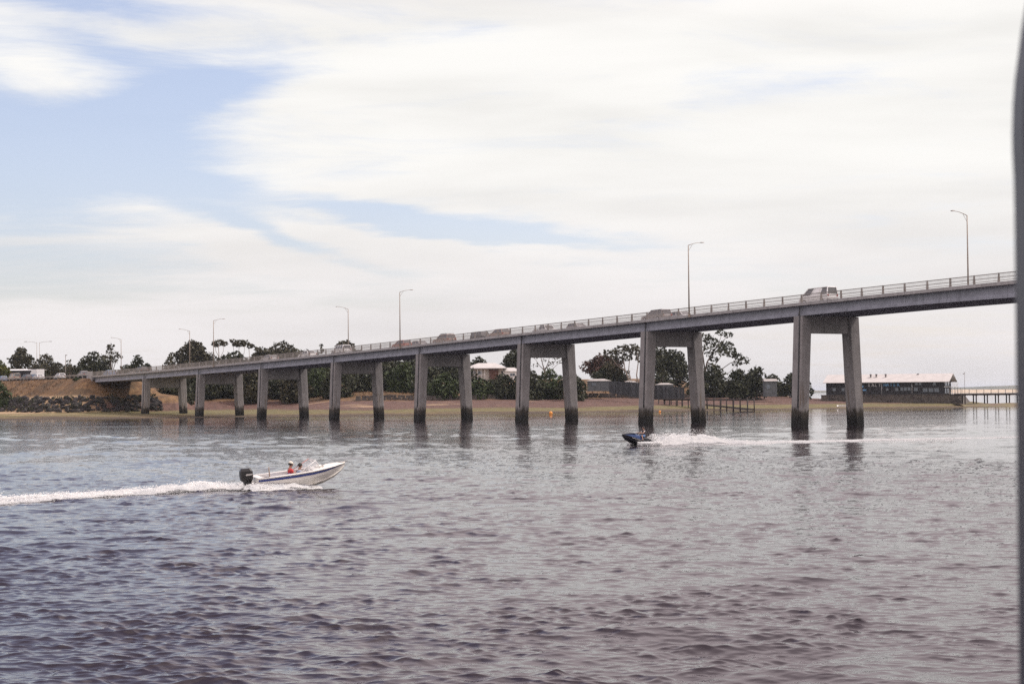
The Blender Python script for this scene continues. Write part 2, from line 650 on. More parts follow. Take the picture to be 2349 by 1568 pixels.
def make_land():
    gx = np.concatenate([-np.geomspace(1500, 205, 24), np.arange(-200, 150, 1.0), np.geomspace(152, 400, 8)])
    gy = np.concatenate([np.linspace(240, 318, 14), np.arange(320, 545, 1.1), np.geomspace(548, 2600, 36)])
    X, Y = np.meshgrid(gx, gy)
    Z = land_z(X, Y)
    V = np.stack([X, Y, Z], -1).reshape(-1, 3)
    nr, nc = X.shape
    i = np.arange(nr - 1)[:, None] * nc + np.arange(nc - 1)[None, :]
    Q = np.stack([i, i + 1, i + nc + 1, i + nc], -1).reshape(-1, 4)
    keep = (Z.ravel()[Q].max(1) > -2.5)
    Q = Q[keep]
    m = bpy.data.materials.new('shore_ground')
    m.use_nodes = True
    t = NT(m.node_tree)
    b = m.node_tree.nodes['Principled BSDF']
    b.inputs['Roughness'].default_value = 0.85
    b.inputs['Specular IOR Level'].default_value = 0.2
    g = t.n('ShaderNodeNewGeometry')
    sp = t.n('ShaderNodeSeparateXYZ')
    t.link(g.outputs['Position'], sp.inputs[0])
    mpp = t.n('ShaderNodeMapping')
    mpp.inputs['Scale'].default_value = (0.35, 1.0, 1.0)
    t.link(g.outputs['Position'], mpp.inputs[0])
    nb = t.noise(mpp.outputs[0], 0.11, 6.0, 0.62).outputs[0]
    nf = t.noise(g.outputs['Position'], 0.9, 6.0, 0.65).outputs[0]
    zf = t.m('MULTIPLY_ADD', t.m('SUBTRACT', nb, 0.5), 1.3, sp.outputs[2])
    zf = t.m('MULTIPLY_ADD', t.m('SUBTRACT', nf, 0.5), 0.4, zf)
    left = t.ss(sp.outputs[0], -75, -45, 1, 0)
    weed = t.mix(t.ss(nf, 0.4, 0.62), (0.115, 0.078, 0.045), (0.165, 0.12, 0.06))
    algae = t.mix(t.ss(nf, 0.4, 0.62), (0.115, 0.10, 0.046), (0.175, 0.145, 0.065))
    mud = t.mix(t.ss(nf, 0.4, 0.62), (0.085, 0.050, 0.040), (0.14, 0.080, 0.062))
    sand = t.mix(t.ss(nf, 0.35, 0.65), (0.28, 0.19, 0.11), (0.43, 0.31, 0.19))
    dry = t.mix(t.ss(nf, 0.38, 0.6), (0.115, 0.065, 0.033), (0.20, 0.12, 0.058))
    dry = t.mix(t.ss(t.noise(g.outputs['Position'], 0.16, 4.0, 0.6).outputs[0], 0.48, 0.62), dry, (0.10, 0.065, 0.036))
    c = t.mix(t.ss(zf, 0.12, 0.28), (0.075, 0.055, 0.040), weed)
    c = t.mix(t.ss(zf, 0.25, 0.42), c, algae)
    c = t.mix(t.ss(zf, 0.85, 1.10), c, mud)
    patch = t.m('MULTIPLY', t.ss(nb, 0.56, 0.66), t.ss(zf, 1.3, 1.9))
    c = t.mix(t.m('MULTIPLY', patch, 0.8), c, sand)
    c = t.mix(t.ss(zf, 2.5, 3.3), c, dry)
    # pale beach sand at the left end
    bl = t.m('MULTIPLY', t.ss(sp.outputs[0], -92, -100, 0, 1), t.m('MULTIPLY', t.ss(zf, 0.55, 0.8), t.ss(zf, 4.2, 5.0, 1, 0)))
    c = t.mix(bl, c, sand)
    t.link(c, b.inputs['Base Color'])
    nh = t.noise(g.outputs['Position'], 2.2, 5.0, 0.7).outputs[0]
    bu = t.n('ShaderNodeBump')
    bu.inputs['Strength'].default_value = 1.0
    bu.inputs['Distance'].default_value = 0.25
    t.link(nh, bu.inputs['Height'])
    t.link(bu.outputs[0], b.inputs['Normal'])
    o = np_obj('ground', V, Q, m, smooth=True)
    tag(o, kind='structure')


make_land()


def strip(name, pts_a, pts_b, material, thick=0.0):
    """a ribbon between two lines of points (a kerb or road when thick > 0)"""
    mb = MB()
    n = len(pts_a)
    if thick <= 0:
        v = list(pts_a) + list(pts_b)
        mb.add(v, [(k, k + 1, n + k + 1, n + k) for k in range(n - 1)])
    else:
        dz = Vector((0, 0, thick))
        rings = [[a, b, b + dz, a + dz] for a, b in zip(pts_a, pts_b)]
        mb.loft(rings)
    return mb.build(name, material)


M_ASPH = mat('asphalt', (0.055, 0.054, 0.055), 0.9, 0.2, 3.0)
st = np.arange(-14.0, I_ABUT + 0.02, 0.26)
st[-1] = I_ABUT
ra = [bp(i, 0.3, zr(i) - 1.14) for i in st]
rb = [bp(i, 9.0, zr(i) - 1.14) for i in st]
tag(strip('road', [p - Vector((0, 0, 0.25)) for p in ra], [p - Vector((0, 0, 0.25)) for p in rb], M_ASPH, 0.25), kind='structure')

# low sand bank beside the pier at the far right
def make_bank():
    gx = np.arange(112, 240, 1.2)
    gy = np.arange(430, 475, 1.0)
    X, Y = np.meshgrid(gx, gy)
    t_ = (Y - 452 - (X - 120) * 0.10) / (9.0 + 2 * np.sin(X / 17))
    Z = 0.95 * np.clip(1 - t_ * t_, -0.6, 1) + fbm(X / 6, Y / 6, 55, 3) * 0.4 - 0.15
    V = np.stack([X, Y, Z], -1).reshape(-1, 3)
    nr, nc = X.shape
    i = np.arange(nr - 1)[:, None] * nc + np.arange(nc - 1)[None, :]
    Q = np.stack([i, i + 1, i + nc + 1, i + nc], -1).reshape(-1, 4)
    m = mat('mud_bank', (0.13, 0.085, 0.055), 0.8, 0.3, 0.8, bump=0.15, bscale=3.0, col2=(0.14, 0.12, 0.05))
    tag(np_obj('mudflat', V, Q, m, smooth=True), kind='structure')


make_bank()


# far shore hills across the bay
def make_hills():
    a = R(6) + np.linspace(-0.35, 0.45, 220)
    D = np.linspace(5200, 7400, 16)
    A, DD = np.meshgrid(a, D)
    X, Y = DD * np.tan(A), DD
    ridge = 12 + 14 * np.clip((A - 0.18) / 0.12, 0, 1) + 4 * (fbm(A * 40, A * 0, 3, 4) * 2)
    hump = np.sin(np.clip((DD - 5200) / 2200, 0, 1) * math.pi) ** 0.8
    Z = -2 + ridge * hump + fbm(X / 160, Y / 160, 8, 4) * 4 * hump
    V = np.stack([X, Y, Z], -1).reshape(-1, 3)
    nr, nc = X.shape
    i = np.arange(nr - 1)[:, None] * nc + np.arange(nc - 1)[None, :]
    Q = np.stack([i, i + 1, i + nc + 1, i + nc], -1).reshape(-1, 4)
    m = mat('hill_scrub', (0.055, 0.065, 0.04), 0.9, 0.4, 0.01, col2=(0.16, 0.13, 0.07), thr=(0.5, 0.6))
    tag(np_obj('hills', V, Q, m, smooth=True), kind='structure')
    # sandy spit in front of the hills
    xs = np.linspace(690, 1120, 60)
    ys = np.linspace(3000, 3260, 8)
    X, Y = np.meshgrid(xs, ys)
    Z = 6.0 * np.sin(np.clip((Y - 3000) / 260, 0, 1) * math.pi) * np.clip((1120 - X) / 300, 0, 1) * np.clip((X - 690) / 40, 0, 1) - .4
    V = np.stack([X, Y, Z + fbm(X / 30, Y / 30, 2, 3)], -1).reshape(-1, 3)
    nr, nc = X.shape
    i = np.arange(nr - 1)[:, None] * nc + np.arange(nc - 1)[None, :]
    Q = np.stack([i, i + 1, i + nc + 1, i + nc], -1).reshape(-1, 4)
    tag(np_obj('sand_spit', V, Q, mat('spit_sand', (0.46, 0.36, 0.25), 0.9, 0.2, 0.05), smooth=True), kind='structure')


make_hills()
# ------------------------------------------------------------------ bridge
def concrete(name, base, tide=False):
    m = bpy.data.materials.new(name)
    m.use_nodes = True
    t = NT(m.node_tree)
    b = m.node_tree.nodes['Principled BSDF']
    b.inputs['Roughness'].default_value = 0.85
    b.inputs['Specular IOR Level'].default_value = 0.25
    g = t.n('ShaderNodeNewGeometry')
    sp = t.n('ShaderNodeSeparateXYZ')
    t.link(g.outputs['Position'], sp.inputs[0])
    n = t.noise(g.outputs['Position'], 0.9, 6.0, 0.65).outputs[0]
    mp_ = t.n('ShaderNodeMapping')
    mp_.inputs['Scale'].default_value = (2.4, 2.4, 0.16)
    t.link(g.outputs['Position'], mp_.inputs[0])
    streak = t.noise(mp_.outputs[0], 1.0, 5.0, 0.65).outputs[0]
    lo = tuple(c * 0.84 for c in base)
    hi = tuple(c * 1.10 for c in base)
    c = t.mix(t.ss(n, 0.3, 0.7), lo, hi)
    c = t.mix(t.ss(streak, 0.52, 0.72, 0, 0.6), c, tuple(q * 0.42 for q in base))
    c = t.mix(t.ss(streak, 0.38, 0.22, 0, 0.35), c, (base[0] * 1.25, base[1] * 1.22, base[2] * 1.15))
    # casting joints about every 1.5 m up the leg
    if tide:
        lift = t.m('FRACT', t.m('MULTIPLY', sp.outputs[2], 0.62))
        c = t.mix(t.m('MULTIPLY', t.ss(lift, 0.03, 0.0), 0.45), c, tuple(q * 0.5 for q in base))
        zt = t.m('MULTIPLY_ADD', t.m('SUBTRACT', streak, 0.5), 2.6, sp.outputs[2])
        zt = t.m('MULTIPLY_ADD', t.m('SUBTRACT', n, 0.5), 0.9, zt)
        rust = t.m('MULTIPLY', t.ss(streak, 0.5, 0.64), t.ss(sp.outputs[2], 6.5, 2.5))
        c = t.mix(t.m('MULTIPLY', rust, 0.5), c, (0.17, 0.115, 0.065))
        c = t.mix(t.ss(zt, 2.4, 1.6), c, (0.048, 0.041, 0.032))
        c = t.mix(t.ss(zt, 1.4, 0.8), c, (0.017, 0.016, 0.014))
    t.link(c, b.inputs['Base Color'])
    nb = t.noise(g.outputs['Position'], 5.0, 4.0, 0.6).outputs[0]
    bu = t.n('ShaderNodeBump')
    bu.inputs['Strength'].default_value = 0.8
    bu.inputs['Distance'].default_value = 0.03
    t.link(nb, bu.inputs['Height'])
    t.link(bu.outputs[0], b.inputs['Normal'])
    return m


M_GIRD = concrete('girder_concrete', (0.335, 0.34, 0.385))
M_KERB = concrete('kerb_concrete', (0.38, 0.36, 0.35))
M_LEG = concrete('pier_concrete', (0.28, 0.26, 0.252), True)
M_RAIL = mat('railing_galvanised', (0.27, 0.24, 0.215), 0.6, 0.15, 2.0, metal=0.0)
M_PIPE = mat('drain_pipe', (0.05, 0.05, 0.052), 0.7)
M_DARK = mat('dark_gap', (0.02, 0.02, 0.02), 0.9)

bridge = tag(empty('bridge', bp(0, 4.5, 0)),
             'long grey concrete road bridge on splayed twin leg piers crossing the channel', 'bridge')
BO = bp(0, 4.5, 0)


def child(o, parent):
    """keep world placement while parenting (parents are unrotated)"""
    par = parent
    off = Vector((0, 0, 0))
    while par is not None:
        off += par.location
        par = par.parent
    o.parent = parent
    o.location = o.location - off
    return o


I_END = 7.55
Z_TOP = -0.93      # kerb top below rail top
Z_KB = -1.30       # underside of the deck edge
N0, N1 = -0.50, 9.50


def depth(i):
    """girder depth below the deck edge; haunched towards the main span piers"""
    return 1.17 + 0.75 * max(0.0, min(1.0, (i - 5.25) / 1.75)) ** 2.0


# deck slab with kerbs
stn = list(np.arange(I_ABUT, I_END, 0.1)) + [I_END]
mb = MB()
prof = [(N0, Z_TOP), (N0 + 0.42, Z_TOP), (N0 + 0.45, Z_TOP - 0.21), (N1 - 0.45, Z_TOP - 0.21), (N1 - 0.42, Z_TOP), (N1, Z_TOP),
        (N1, Z_KB), (N1 - 0.3, Z_KB - 0.03), (N0 + 0.3, Z_KB - 0.03), (N0, Z_KB)]
mb.loft([[bp(i, n, zr(i) + z) for n, z in prof] for i in stn])
child(mb.build('deck', M_KERB), bridge)
sa = [bp(i, N0 + 0.6, zr(i) + Z_TOP - 0.205) for i in stn]
sb_ = [bp(i, N1 - 0.6, zr(i) + Z_TOP - 0.205) for i in stn]
child(strip('road_surface', sa, sb_, M_ASPH), bridge)

# girders, one set per span, a real gap at every pier
GN = [(0.10, 0.62), (2.85, 3.35), (5.65, 6.15), (8.38, 8.90)]
bounds = [I_ABUT] + [float(k) for k in range(-2, 6)] + [7.0, I_END]
for a, b in zip(bounds[:-1], bounds[1:]):
    ss_ = np.linspace(a + 0.004, b - 0.004, 26 if b - a > 1.5 else 8)
    for gi, (n0, n1) in enumerate(GN):
        c = (n0 + n1) / 2
        hw = (n1 - n0) / 2
        rings = []
        for i in ss_:
            zt = zr(i) + Z_KB - 0.03
            zb = zr(i) + Z_KB - depth(i)
            rings.append([bp(i, c - hw, zb), bp(i, c + hw, zb), bp(i, c + hw, zb + 0.24), bp(i, c + 0.12, zb + 0.46),
                          bp(i, c + 0.12, zt), bp(i, c - 0.12, zt), bp(i, c - 0.12, zb + 0.46), bp(i, c - hw, zb + 0.24)])
        g = MB()
        g.loft(rings)
        child(g.build('girder', M_GIRD), bridge)

# abutment
ab = MB()
zt = zr(I_ABUT) + Z_TOP - 0.01
ab.hexa([bp(I_ABUT - .10, -.7, 4.6), bp(I_ABUT - .10, 9.7, 4.6), bp(I_ABUT - .003, 9.7, 4.6), bp(I_ABUT - .003, -.7, 4.6)][::-1],
        [bp(I_ABUT - .10, -.7, zt), bp(I_ABUT - .10, 9.7, zt), bp(I_ABUT - .003, 9.7, zt), bp(I_ABUT - .003, -.7, zt)][::-1])
child(ab.build('abutment', M_GIRD), bridge)
for n in (-0.62, 9.42):
    pl_ = MB()
    pl_.hexa([bp(I_ABUT - .07, n - .1, 6.2), bp(I_ABUT + .012, n - .1, 6.2), bp(I_ABUT + .012, n + .3, 6.2), bp(I_ABUT - .07, n + .3, 6.2)],
             [bp(I_ABUT - .07, n - .1, zt + 1.05), bp(I_ABUT + .012, n - .1, zt + 1.05), bp(I_ABUT + .012, n + .3, zt + 1.05), bp(I_ABUT - .07, n + .3, zt + 1.05)])
    child(pl_.build('end_pillar', M_KERB), bridge)

# piers
for i in list(range(-2, 6)) + [7]:
    zt = zr(i) + Z_KB - depth(i)
    pier = child(empty('pier', bp(i, 4.5, 0)), bridge)
    PB = bp(i, 4.5, 0)
    lean = 0.053
    for side in (-1, 1):
        lg = MB()

        def sec(z, side=side, i=i, zt=zt):
            k = min(1.0, max(0.0, z / 14.0))
            cn = 4.5 + side * (4.5 - lean * z)
            wn = 1.32 + 0.30 * k
            wb = 1.78 - 0.22 * k
            ch = 0.10
            h, w = wb / 2, wn / 2
            pts = [(-h + ch, -w), (h - ch, -w), (h, -w + ch), (h, w - ch), (h - ch, w), (-h + ch, w), (-h, w - ch), (-h, -w + ch)]
            return [bp(i, cn + q, z) + UB * p for p, q in pts]
        zs = [-3.0] + list(np.linspace(0, zt - 0.02, 9))
        lg.loft([sec(z) for z in zs])
        child(lg.build('leg', M_LEG), pier)
        if side == -1:
            dp_ = MB()
            w0 = 4.5 - (4.5 - lean * 2.6) - (1.32 / 2 + 0.08)
            dp_.tube([bp(i, 4.5 - (4.5 - lean * z) - (1.32 + 0.30 * min(1, z / 14)) / 2 - 0.06, z) + UB * 0.42
                      for z in np.linspace(2.2, zt + depth(i) - 0.1, 6)], 0.085, 6)
            child(dp_.build('drain_pipe', M_PIPE), pier)
    cb_ = MB()
    cn0 = lean * (zt - 1.0) + 0.5
    z0, z1 = zt - 2.05, zt - 0.015
    h = 0.55
    cb_.hexa([bp(i, lean * z0 + .4, z0) - UB * h, bp(i, lean * z0 + .4, z0) + UB * h, bp(i, 9 - lean * z0 - .4, z0) + UB * h, bp(i, 9 - lean * z0 - .4, z0) - UB * h],
             [bp(i, lean * z1 + .4, z1) - UB * h, bp(i, lean * z1 + .4, z1) + UB * h, bp(i, 9 - lean * z1 - .4, z1) + UB * h, bp(i, 9 - lean * z1 - .4, z1) - UB * h])
    child(cb_.build('crossbeam', M_LEG), pier)

# railings: posts every ninth of a span, three rails, thin balusters
for n in (N0 + 0.16, N1 - 0.16):
    rl = child(empty('railing', bp(0, n, 0)), bridge)
    bay = 1 / 9.0
    i0 = math.ceil(I_ABUT / bay) * bay
    posts = np.arange(i0 + bay * 0.3, I_END, bay)
    for i in posts:
        pb = MB()
        c = bp(i, n, zr(i) + Z_TOP)
        pb.hexa([c - UB * .11 - UN * .09, c + UB * .11 - UN * .09, c + UB * .11 + UN * .09, c - UB * .11 + UN * .09],
                [c - UB * .075 - UN * .06 + Vector((0, 0, .95)), c + UB * .075 - UN * .06 + Vector((0, 0, .95)),
                 c + UB * .075 + UN * .06 + Vector((0, 0, .95)), c - UB * .075 + UN * .06 + Vector((0, 0, .95))])
        child(pb.build('post', M_RAIL), rl)
    ss_ = np.arange(I_ABUT + .01, I_END, 0.11)
    for dz in (-0.035, -0.45, -0.80):
        rb_ = MB()
        hh = 0.04 if dz > -0.1 else 0.028
        rb_.loft([[bp(i, n - .035, zr(i) + dz - hh), bp(i, n + .035, zr(i) + dz - hh), bp(i, n + .035, zr(i) + dz + hh), bp(i, n - .035, zr(i) + dz + hh)] for i in ss_])
        child(rb_.build('rail', M_RAIL), rl)
    # balusters, far too thin to pick apart
    ib = np.arange(I_ABUT + 0.02, I_END, 0.0052)
    base = np.array([list(bp(i, n, zr(i))) for i in ib])
    hw = 0.012
    offs = []
    for z in (-0.80, -0.06):
        for a, b in ((-hw, -hw), (hw, -hw), (hw, hw), (-hw, hw)):
            offs.append([UB.x * a + UN.x * b, UB.y * a + UN.y * b, z])
    V = (base[:, None, :] + np.array(offs)[None]).reshape(-1, 3)
    k = np.arange(len(ib))[:, None] * 8
    Q = np.concatenate([k + np.array([[0, 1, 5, 4]]), k + np.array([[1, 2, 6, 5]]), k + np.array([[2, 3, 7, 6]]), k + np.array([[3, 0, 4, 7]])])
    bo = np_obj('balusters', V, Q, M_RAIL)
    tag(child(bo, rl), kind='stuff')


# ------------------------------------------------------------------ street lamps
M_POLE = mat('lamp_pole', (0.30, 0.24, 0.19), 0.55, 0.15, 1.0)
M_LAMP = mat('lamp_head', (0.23, 0.19, 0.17), 0.5, 0.1, 1.0)


def street_lamp(loc, h, arm, side, label, group='street lamps along the bridge road'):
    """side +1: the arm reaches away from us over the road, -1: towards us"""
    t = tag(empty('street_lamp', loc), label, 'street lamp', group)
    z = Vector((0, 0, 1))
    pb = MB()
    pb.tube([(0, 0, 0), (0, 0, h * 0.5), (0, 0, h)], [0.10, 0.08, 0.06], 8)
    pb.box((0, 0, 0.15), (0.3, 0.3, 0.3))
    pb.build('pole', M_POLE, t)
    ab_ = MB()
    o = UN * side
    pts = [z * (h - 0.02) + o * (arm * k) + z * (0.42 * math.sin(k * math.pi / 2)) for k in (0, .25, .5, .75, 1)]
    ab_.tube(pts, [0.045, 0.04, 0.035, 0.032, 0.03], 6)
    ab_.tube([z * (h - 0.75), z * (h + 0.10) + o * (arm * 0.32)], 0.02, 5)
    ab_.build('arm', M_POLE, t)
    hd = MB()
    c = z * (h + 0.42) + o * (arm + 0.25)
    s = UB
    rings = []
    for k, w, hh in ((-.32, .05, .05), (-.15, .13, .09), (.1, .16, .11), (.3, .10, .06)):
        cc = c + o * k
        rings.append([cc - s * w - z * hh * .5, cc + s * w - z * hh * .5, cc + s * w * .6 + z * hh * .6, cc - s * w * .6 + z * hh * .6])
    hd.loft(rings)
    hd.build('lamp_head', M_LAMP, t)
    return t


for x, lab in ((1582, 'lamp post on the near railing of the bridge just right of the second tallest pier'),
               (918, 'lamp post on the near railing at mid bridge left of the queue of cars'),
               (490, 'lamp post on the near railing above the second pier from the left')):
    i = i_at(x, N0 - 0.15)
    street_lamp(bp(i, N0 - 0.14, zr(i) + Z_TOP - 0.35), 9.25, 2.0, 1, lab)
for x, lab in ((2224, 'lamp post standing highest on the bridge at the right end, arm to the left'),
               (799.5, 'lamp post on the far railing behind the white off-roader on the bridge'),
               (435.5, 'lamp post on the far railing at the left end of the round dark tree crown'),
               (278, 'lamp post on the far side where the bridge meets the embankment')):
    i = i_at(x, N1 + 0.15)
    street_lamp(bp(i, N1 + 0.14, zr(i) + Z_TOP - 0.35), 9.25, 2.0, -1, lab)
# ------------------------------------------------------------------ trees and bushes
def leaf_mat(name, a, b, c):
    m = bpy.data.materials.new(name)
    m.use_nodes = True
    t = NT(m.node_tree)
    bs = m.node_tree.nodes['Principled BSDF']
    bs.inputs['Roughness'].default_value = 0.6
    bs.inputs['Specular IOR Level'].default_value = 0.25
    g = t.n('ShaderNodeNewGeometry')
    n1_ = t.noise(g.outputs['Position'], 0.55, 4.0, 0.6).outputs[0]
    n2_ = t.noise(g.outputs['Position'], 3.1, 2.0, 0.6).outputs[0]
    col = t.mix(t.ss(n1_, 0.35, 0.65), a, b)
    col = t.mix(t.ss(n2_, 0.52, 0.72), col, c)
    t.link(col, bs.inputs['Base Color'])
    return m


LEAF = {
    'dark': leaf_mat('leaf_dark_green', (0.023, 0.028, 0.011), (0.041, 0.043, 0.017), (0.058, 0.058, 0.025)),
    'olive': leaf_mat('leaf_olive', (0.036, 0.034, 0.016), (0.058, 0.051, 0.023), (0.082, 0.072, 0.035)),
    'green': leaf_mat('leaf_mid_green', (0.027, 0.041, 0.011), (0.048, 0.066, 0.019), (0.078, 0.094, 0.027)),
    'rust': leaf_mat('leaf_reddish', (0.058, 0.031, 0.022), (0.094, 0.043, 0.028), (0.074, 0.058, 0.027)),
    'yellow': leaf_mat('leaf_yellow_green', (0.055, 0.070, 0.012), (0.125, 0.117, 0.016), (0.078, 0.086, 0.016)),
}
M_BARK = mat('bark', (0.115, 0.085, 0.066), 0.9, 0.35, 2.0)
M_BARKP = mat('pale_bark', (0.33, 0.28, 0.24), 0.85, 0.3, 1.2)


def leaves(clumps, n_per_m2, size, seed):
    """leaf sprays on the shells of ellipsoid clumps; returns verts, quads"""
    r = np.random.default_rng(seed)
    C, S = [], []
    for (cx, cy, cz, rx, ry, rz) in clumps:
        area = 4 * math.pi * ((rx * ry) ** 1.6 / 3 + (rx * rz) ** 1.6 / 3 + (ry * rz) ** 1.6 / 3) ** (1 / 1.6)
        n = max(14, int(area * n_per_m2))
        d = r.normal(size=(n, 3))
        d /= np.linalg.norm(d, axis=1)[:, None]
        rad = 0.62 + 0.42 * r.random(n) ** 0.6
        lump = 1 + 0.22 * np.sin(d[:, 0] * 5 + seed) * np.cos(d[:, 2] * 6 + cx)
        p = d * (rad * lump)[:, None] * np.array([rx, ry, rz]) + np.array([cx, cy, cz])
        C.append(p)
        S.append(size * (0.55 + 0.9 * r.random(n)))
    C = np.concatenate(C)
    S = np.concatenate(S)
    n = len(C)
    a = r.normal(size=(n, 3))
    a /= np.linalg.norm(a, axis=1)[:, None]
    b = r.normal(size=(n, 3))
    b -= a * (a * b).sum(1)[:, None]
    b /= np.linalg.norm(b, axis=1)[:, None]
    a *= S[:, None]
    b *= (S * 0.62)[:, None]
    nn = np.cross(a, b)
    nn /= np.linalg.norm(nn, axis=1)[:, None] + 1e-9
    V = np.stack([C - a, C - b + nn * S[:, None] * .15, C + a, C + b + nn * S[:, None] * .15], 1).reshape(-1, 3)
    Q = np.arange(n * 4).reshape(-1, 4)
    return V, Q


TREE_N = [0]


def tree(name, label, cat, x0, x1, ytop, D, style='dense', leaf='dark', group=None, ybase=None, crown_from=0.3,
         density=3.2, size=0.40, nclump=None, bark=None, clumps=None, stems=None):
    """a plant that fills picture columns x0..x1 up to row ytop, standing at distance D"""
    TREE_N[0] += 1
    seed = TREE_N[0] * 13 + 5
    r = np.random.default_rng(seed)
    xc = (x0 + x1) / 2
    top = P(xc, ytop, D)
    wid = (P(x1, ytop, D) - P(x0, ytop, D)).x
    gz = lz(top.x, top.y) if ybase is None else P(xc, ybase, D).z
    H = top.z - gz
    t = tag(empty(name, (top.x, D, gz)), label, cat, group)
    cl = []
    hw = wid / 2
    if clumps is not None:            # explicit foliage pads: (x px, y px, half width px, half height px)
        for (px, py, pw, ph) in clumps:
            c = P(px, py, D)
            k = D / F
            dy = r.normal() * hw * 0.25
            cl.append((c.x - top.x, dy, c.z - gz, pw * k, pw * k * 0.9, ph * k))
    else:
        z0 = H * crown_from
        n = nclump or {'dense': 16, 'bush': 11, 'loose': 13}.get(style, 12)
        for k in range(n):
            a = r.random() * 2 * math.pi
            u = math.sqrt(r.random())
            px, py = math.cos(a) * u, math.sin(a) * u
            if k < 3:
                px = (-0.98, 0.98, 0.0)[k]
                py *= 0.3
            dome = math.sqrt(max(0.05, 1 - (px * px + py * py) * 0.9))
            rr = hw * (0.30 + 0.18 * r.random())
            if style == 'loose':
                rr *= 0.78
            zc = z0 + (H - z0) * (dome * (0.35 + 0.65 * r.random() ** 0.5)) - rr * 0.55
            if k == 2:
                zc = H - rr * 0.75
            zc = min(zc, H - rr * 0.7)
            if k < 2:
                zc = z0 + (H - z0) * (0.35 + 0.2 * r.random())
            if style == 'bush' and k % 3 == 0 and k > 2:
                zc = rr * 0.6
            zc = max(zc, rr * (0.5 if style == 'bush' else 0.8))
            cl.append((px * (hw - rr * 0.7), py * (hw - rr * 0.6), zc, rr, rr, rr * (0.72 + 0.2 * r.random())))
        if style in ('dense', 'bush'):
            zc = z0 + (H - z0) * 0.42
            cl.append((0, 0, zc, hw * 0.84, hw * 0.7, max(0.5, (H - z0) * 0.48)))
    V, Q = leaves(cl, density, size, seed)
    np_obj('crown', V, Q, LEAF[leaf], t)
    bk = M_BARK if bark is None else bark
    tr = MB()
    if stems is not None:
        for pts, r0, r1 in stems:
            pp = []
            for (px, py) in pts:
                c = P(px, py, D)
                pp.append((c.x - top.x, r.normal() * 0.25, c.z - gz))
            tr.tube(pp, list(np.linspace(r0, r1, len(pp))), 6)
    else:
        rad = max(0.08, min(0.45, H * 0.022))
        zt = H * 0.62
        tr.tube([(0, 0, -0.4), (0.05 * hw, 0, zt * 0.4), (-0.03 * hw, 0.02, zt)], [rad, rad * 0.8, rad * 0.4], 7)
        if style != 'bush':
            for c in cl[:5]:
                s = (0.03 * hw, 0, zt * (0.35 + 0.3 * r.random()))
                mid = ((c[0] + s[0]) * .5, (c[1] + s[1]) * .5, (c[2] + s[2]) * .5 + 0.1 * H)
                tr.tube([s, mid, (c[0], c[1], c[2])], [rad * 0.5, rad * 0.35, rad * 0.15], 5)
    tr.build('trunk', bk, t)
    return t


G1 = 'trees behind the approach road'
tree('bush', 'yellow green bush at the left edge behind the parked cars', 'bush', -30, 22, 826, 540, 'dense', 'yellow', G1)
tree('tree', 'round dark tree behind the white canopy, leftmost tall crown', 'tree', 22, 76, 796, 560, 'dense', 'olive', G1, crown_from=.35)
tree('tree', 'broad low domed tree behind the pair of lamp posts', 'tree', 66, 143, 814, 550, 'dense', 'olive', G1, crown_from=.12)
tree('tree', 'thin scraggly tree beside the grey light pole', 'tree', 142, 176, 824, 545, 'loose', 'olive', G1, crown_from=.2, density=1.7)
tree('tree', 'broad tree on the far side of the road left of the bridge end', 'tree', 172, 254, 808, 535, 'dense', 'dark', G1, crown_from=.1)
tree('gum_tree', 'airy gum tree rising just left of the lamp post at the bridge end', 'tree', 228, 281, 789, 560, 'loose', 'olive', G1, crown_from=.45, density=2.2)
tree('bush', 'low bushes behind the bridge end under the lamp post', 'bush', 262, 312, 838, 520, 'bush', 'dark', G1, crown_from=0.0)
tree('tree', 'small pointed tree right of the lamp post at the bridge end', 'tree', 296, 336, 815, 530, 'dense', 'dark', G1, crown_from=.15)
tree('bush', 'low dark bush sinking behind the railing near the bridge end', 'bush', 318, 357, 834, 520, 'bush', 'dark', G1, crown_from=0.0)
tree('bush', 'small bush crown peeping over the railing left of the big round tree', 'bush', 370, 408, 816, 540, 'bush', 'olive', G1, crown_from=0.0)
tree('tree', 'big round tree crown behind the lamp post with the arm to the left', 'tree', 390, 496, 783, 560, 'dense', 'olive', G1, crown_from=.15, nclump=22)
tree('umbrella_tree', 'slender tree with small umbrella tuft beside the lamp post', 'tree', 484, 526, 778, 575, 'pads', 'olive', 'umbrella shaped gum trees', density=4.0,
     clumps=[(501, 786, 17, 8), (494, 789, 8, 5), (512, 788, 9, 5)], stems=[([(503, 870), (503, 820), (501, 790)], .22, .08), ([(503, 825), (512, 805), (513, 789)], .1, .05), ([(503, 820), (495, 805), (493, 790)], .1, .05)], bark=M_BARKP)
tree('umbrella_tree', 'group of flat umbrella tufts on pale stems, tallest of the slender trees', 'tree', 524, 572, 774, 580, 'pads', 'olive', 'umbrella shaped gum trees', density=4.0,
     clumps=[(534, 781, 8, 4), (549, 787, 16, 8), (562, 786, 10, 6), (541, 790, 9, 5)], stems=[([(548, 870), (546, 830), (549, 795)], .22, .08), ([(547, 840), (537, 810), (534, 784)], .1, .05), ([(547, 830), (560, 810), (562, 790)], .1, .05)], bark=M_BARKP)
tree('umbrella_tree', 'lower slender tree with two small tufts left of the long hedge crown', 'tree', 566, 598, 787, 580, 'pads', 'olive', 'umbrella shaped gum trees', density=4.0,
     clumps=[(570, 793, 9, 6), (590, 800, 7, 5), (579, 793, 7, 5)], stems=[([(572, 870), (573, 830), (571, 797)], .2, .07), ([(574, 840), (586, 818), (590, 803)], .1, .05)], bark=M_BARKP)
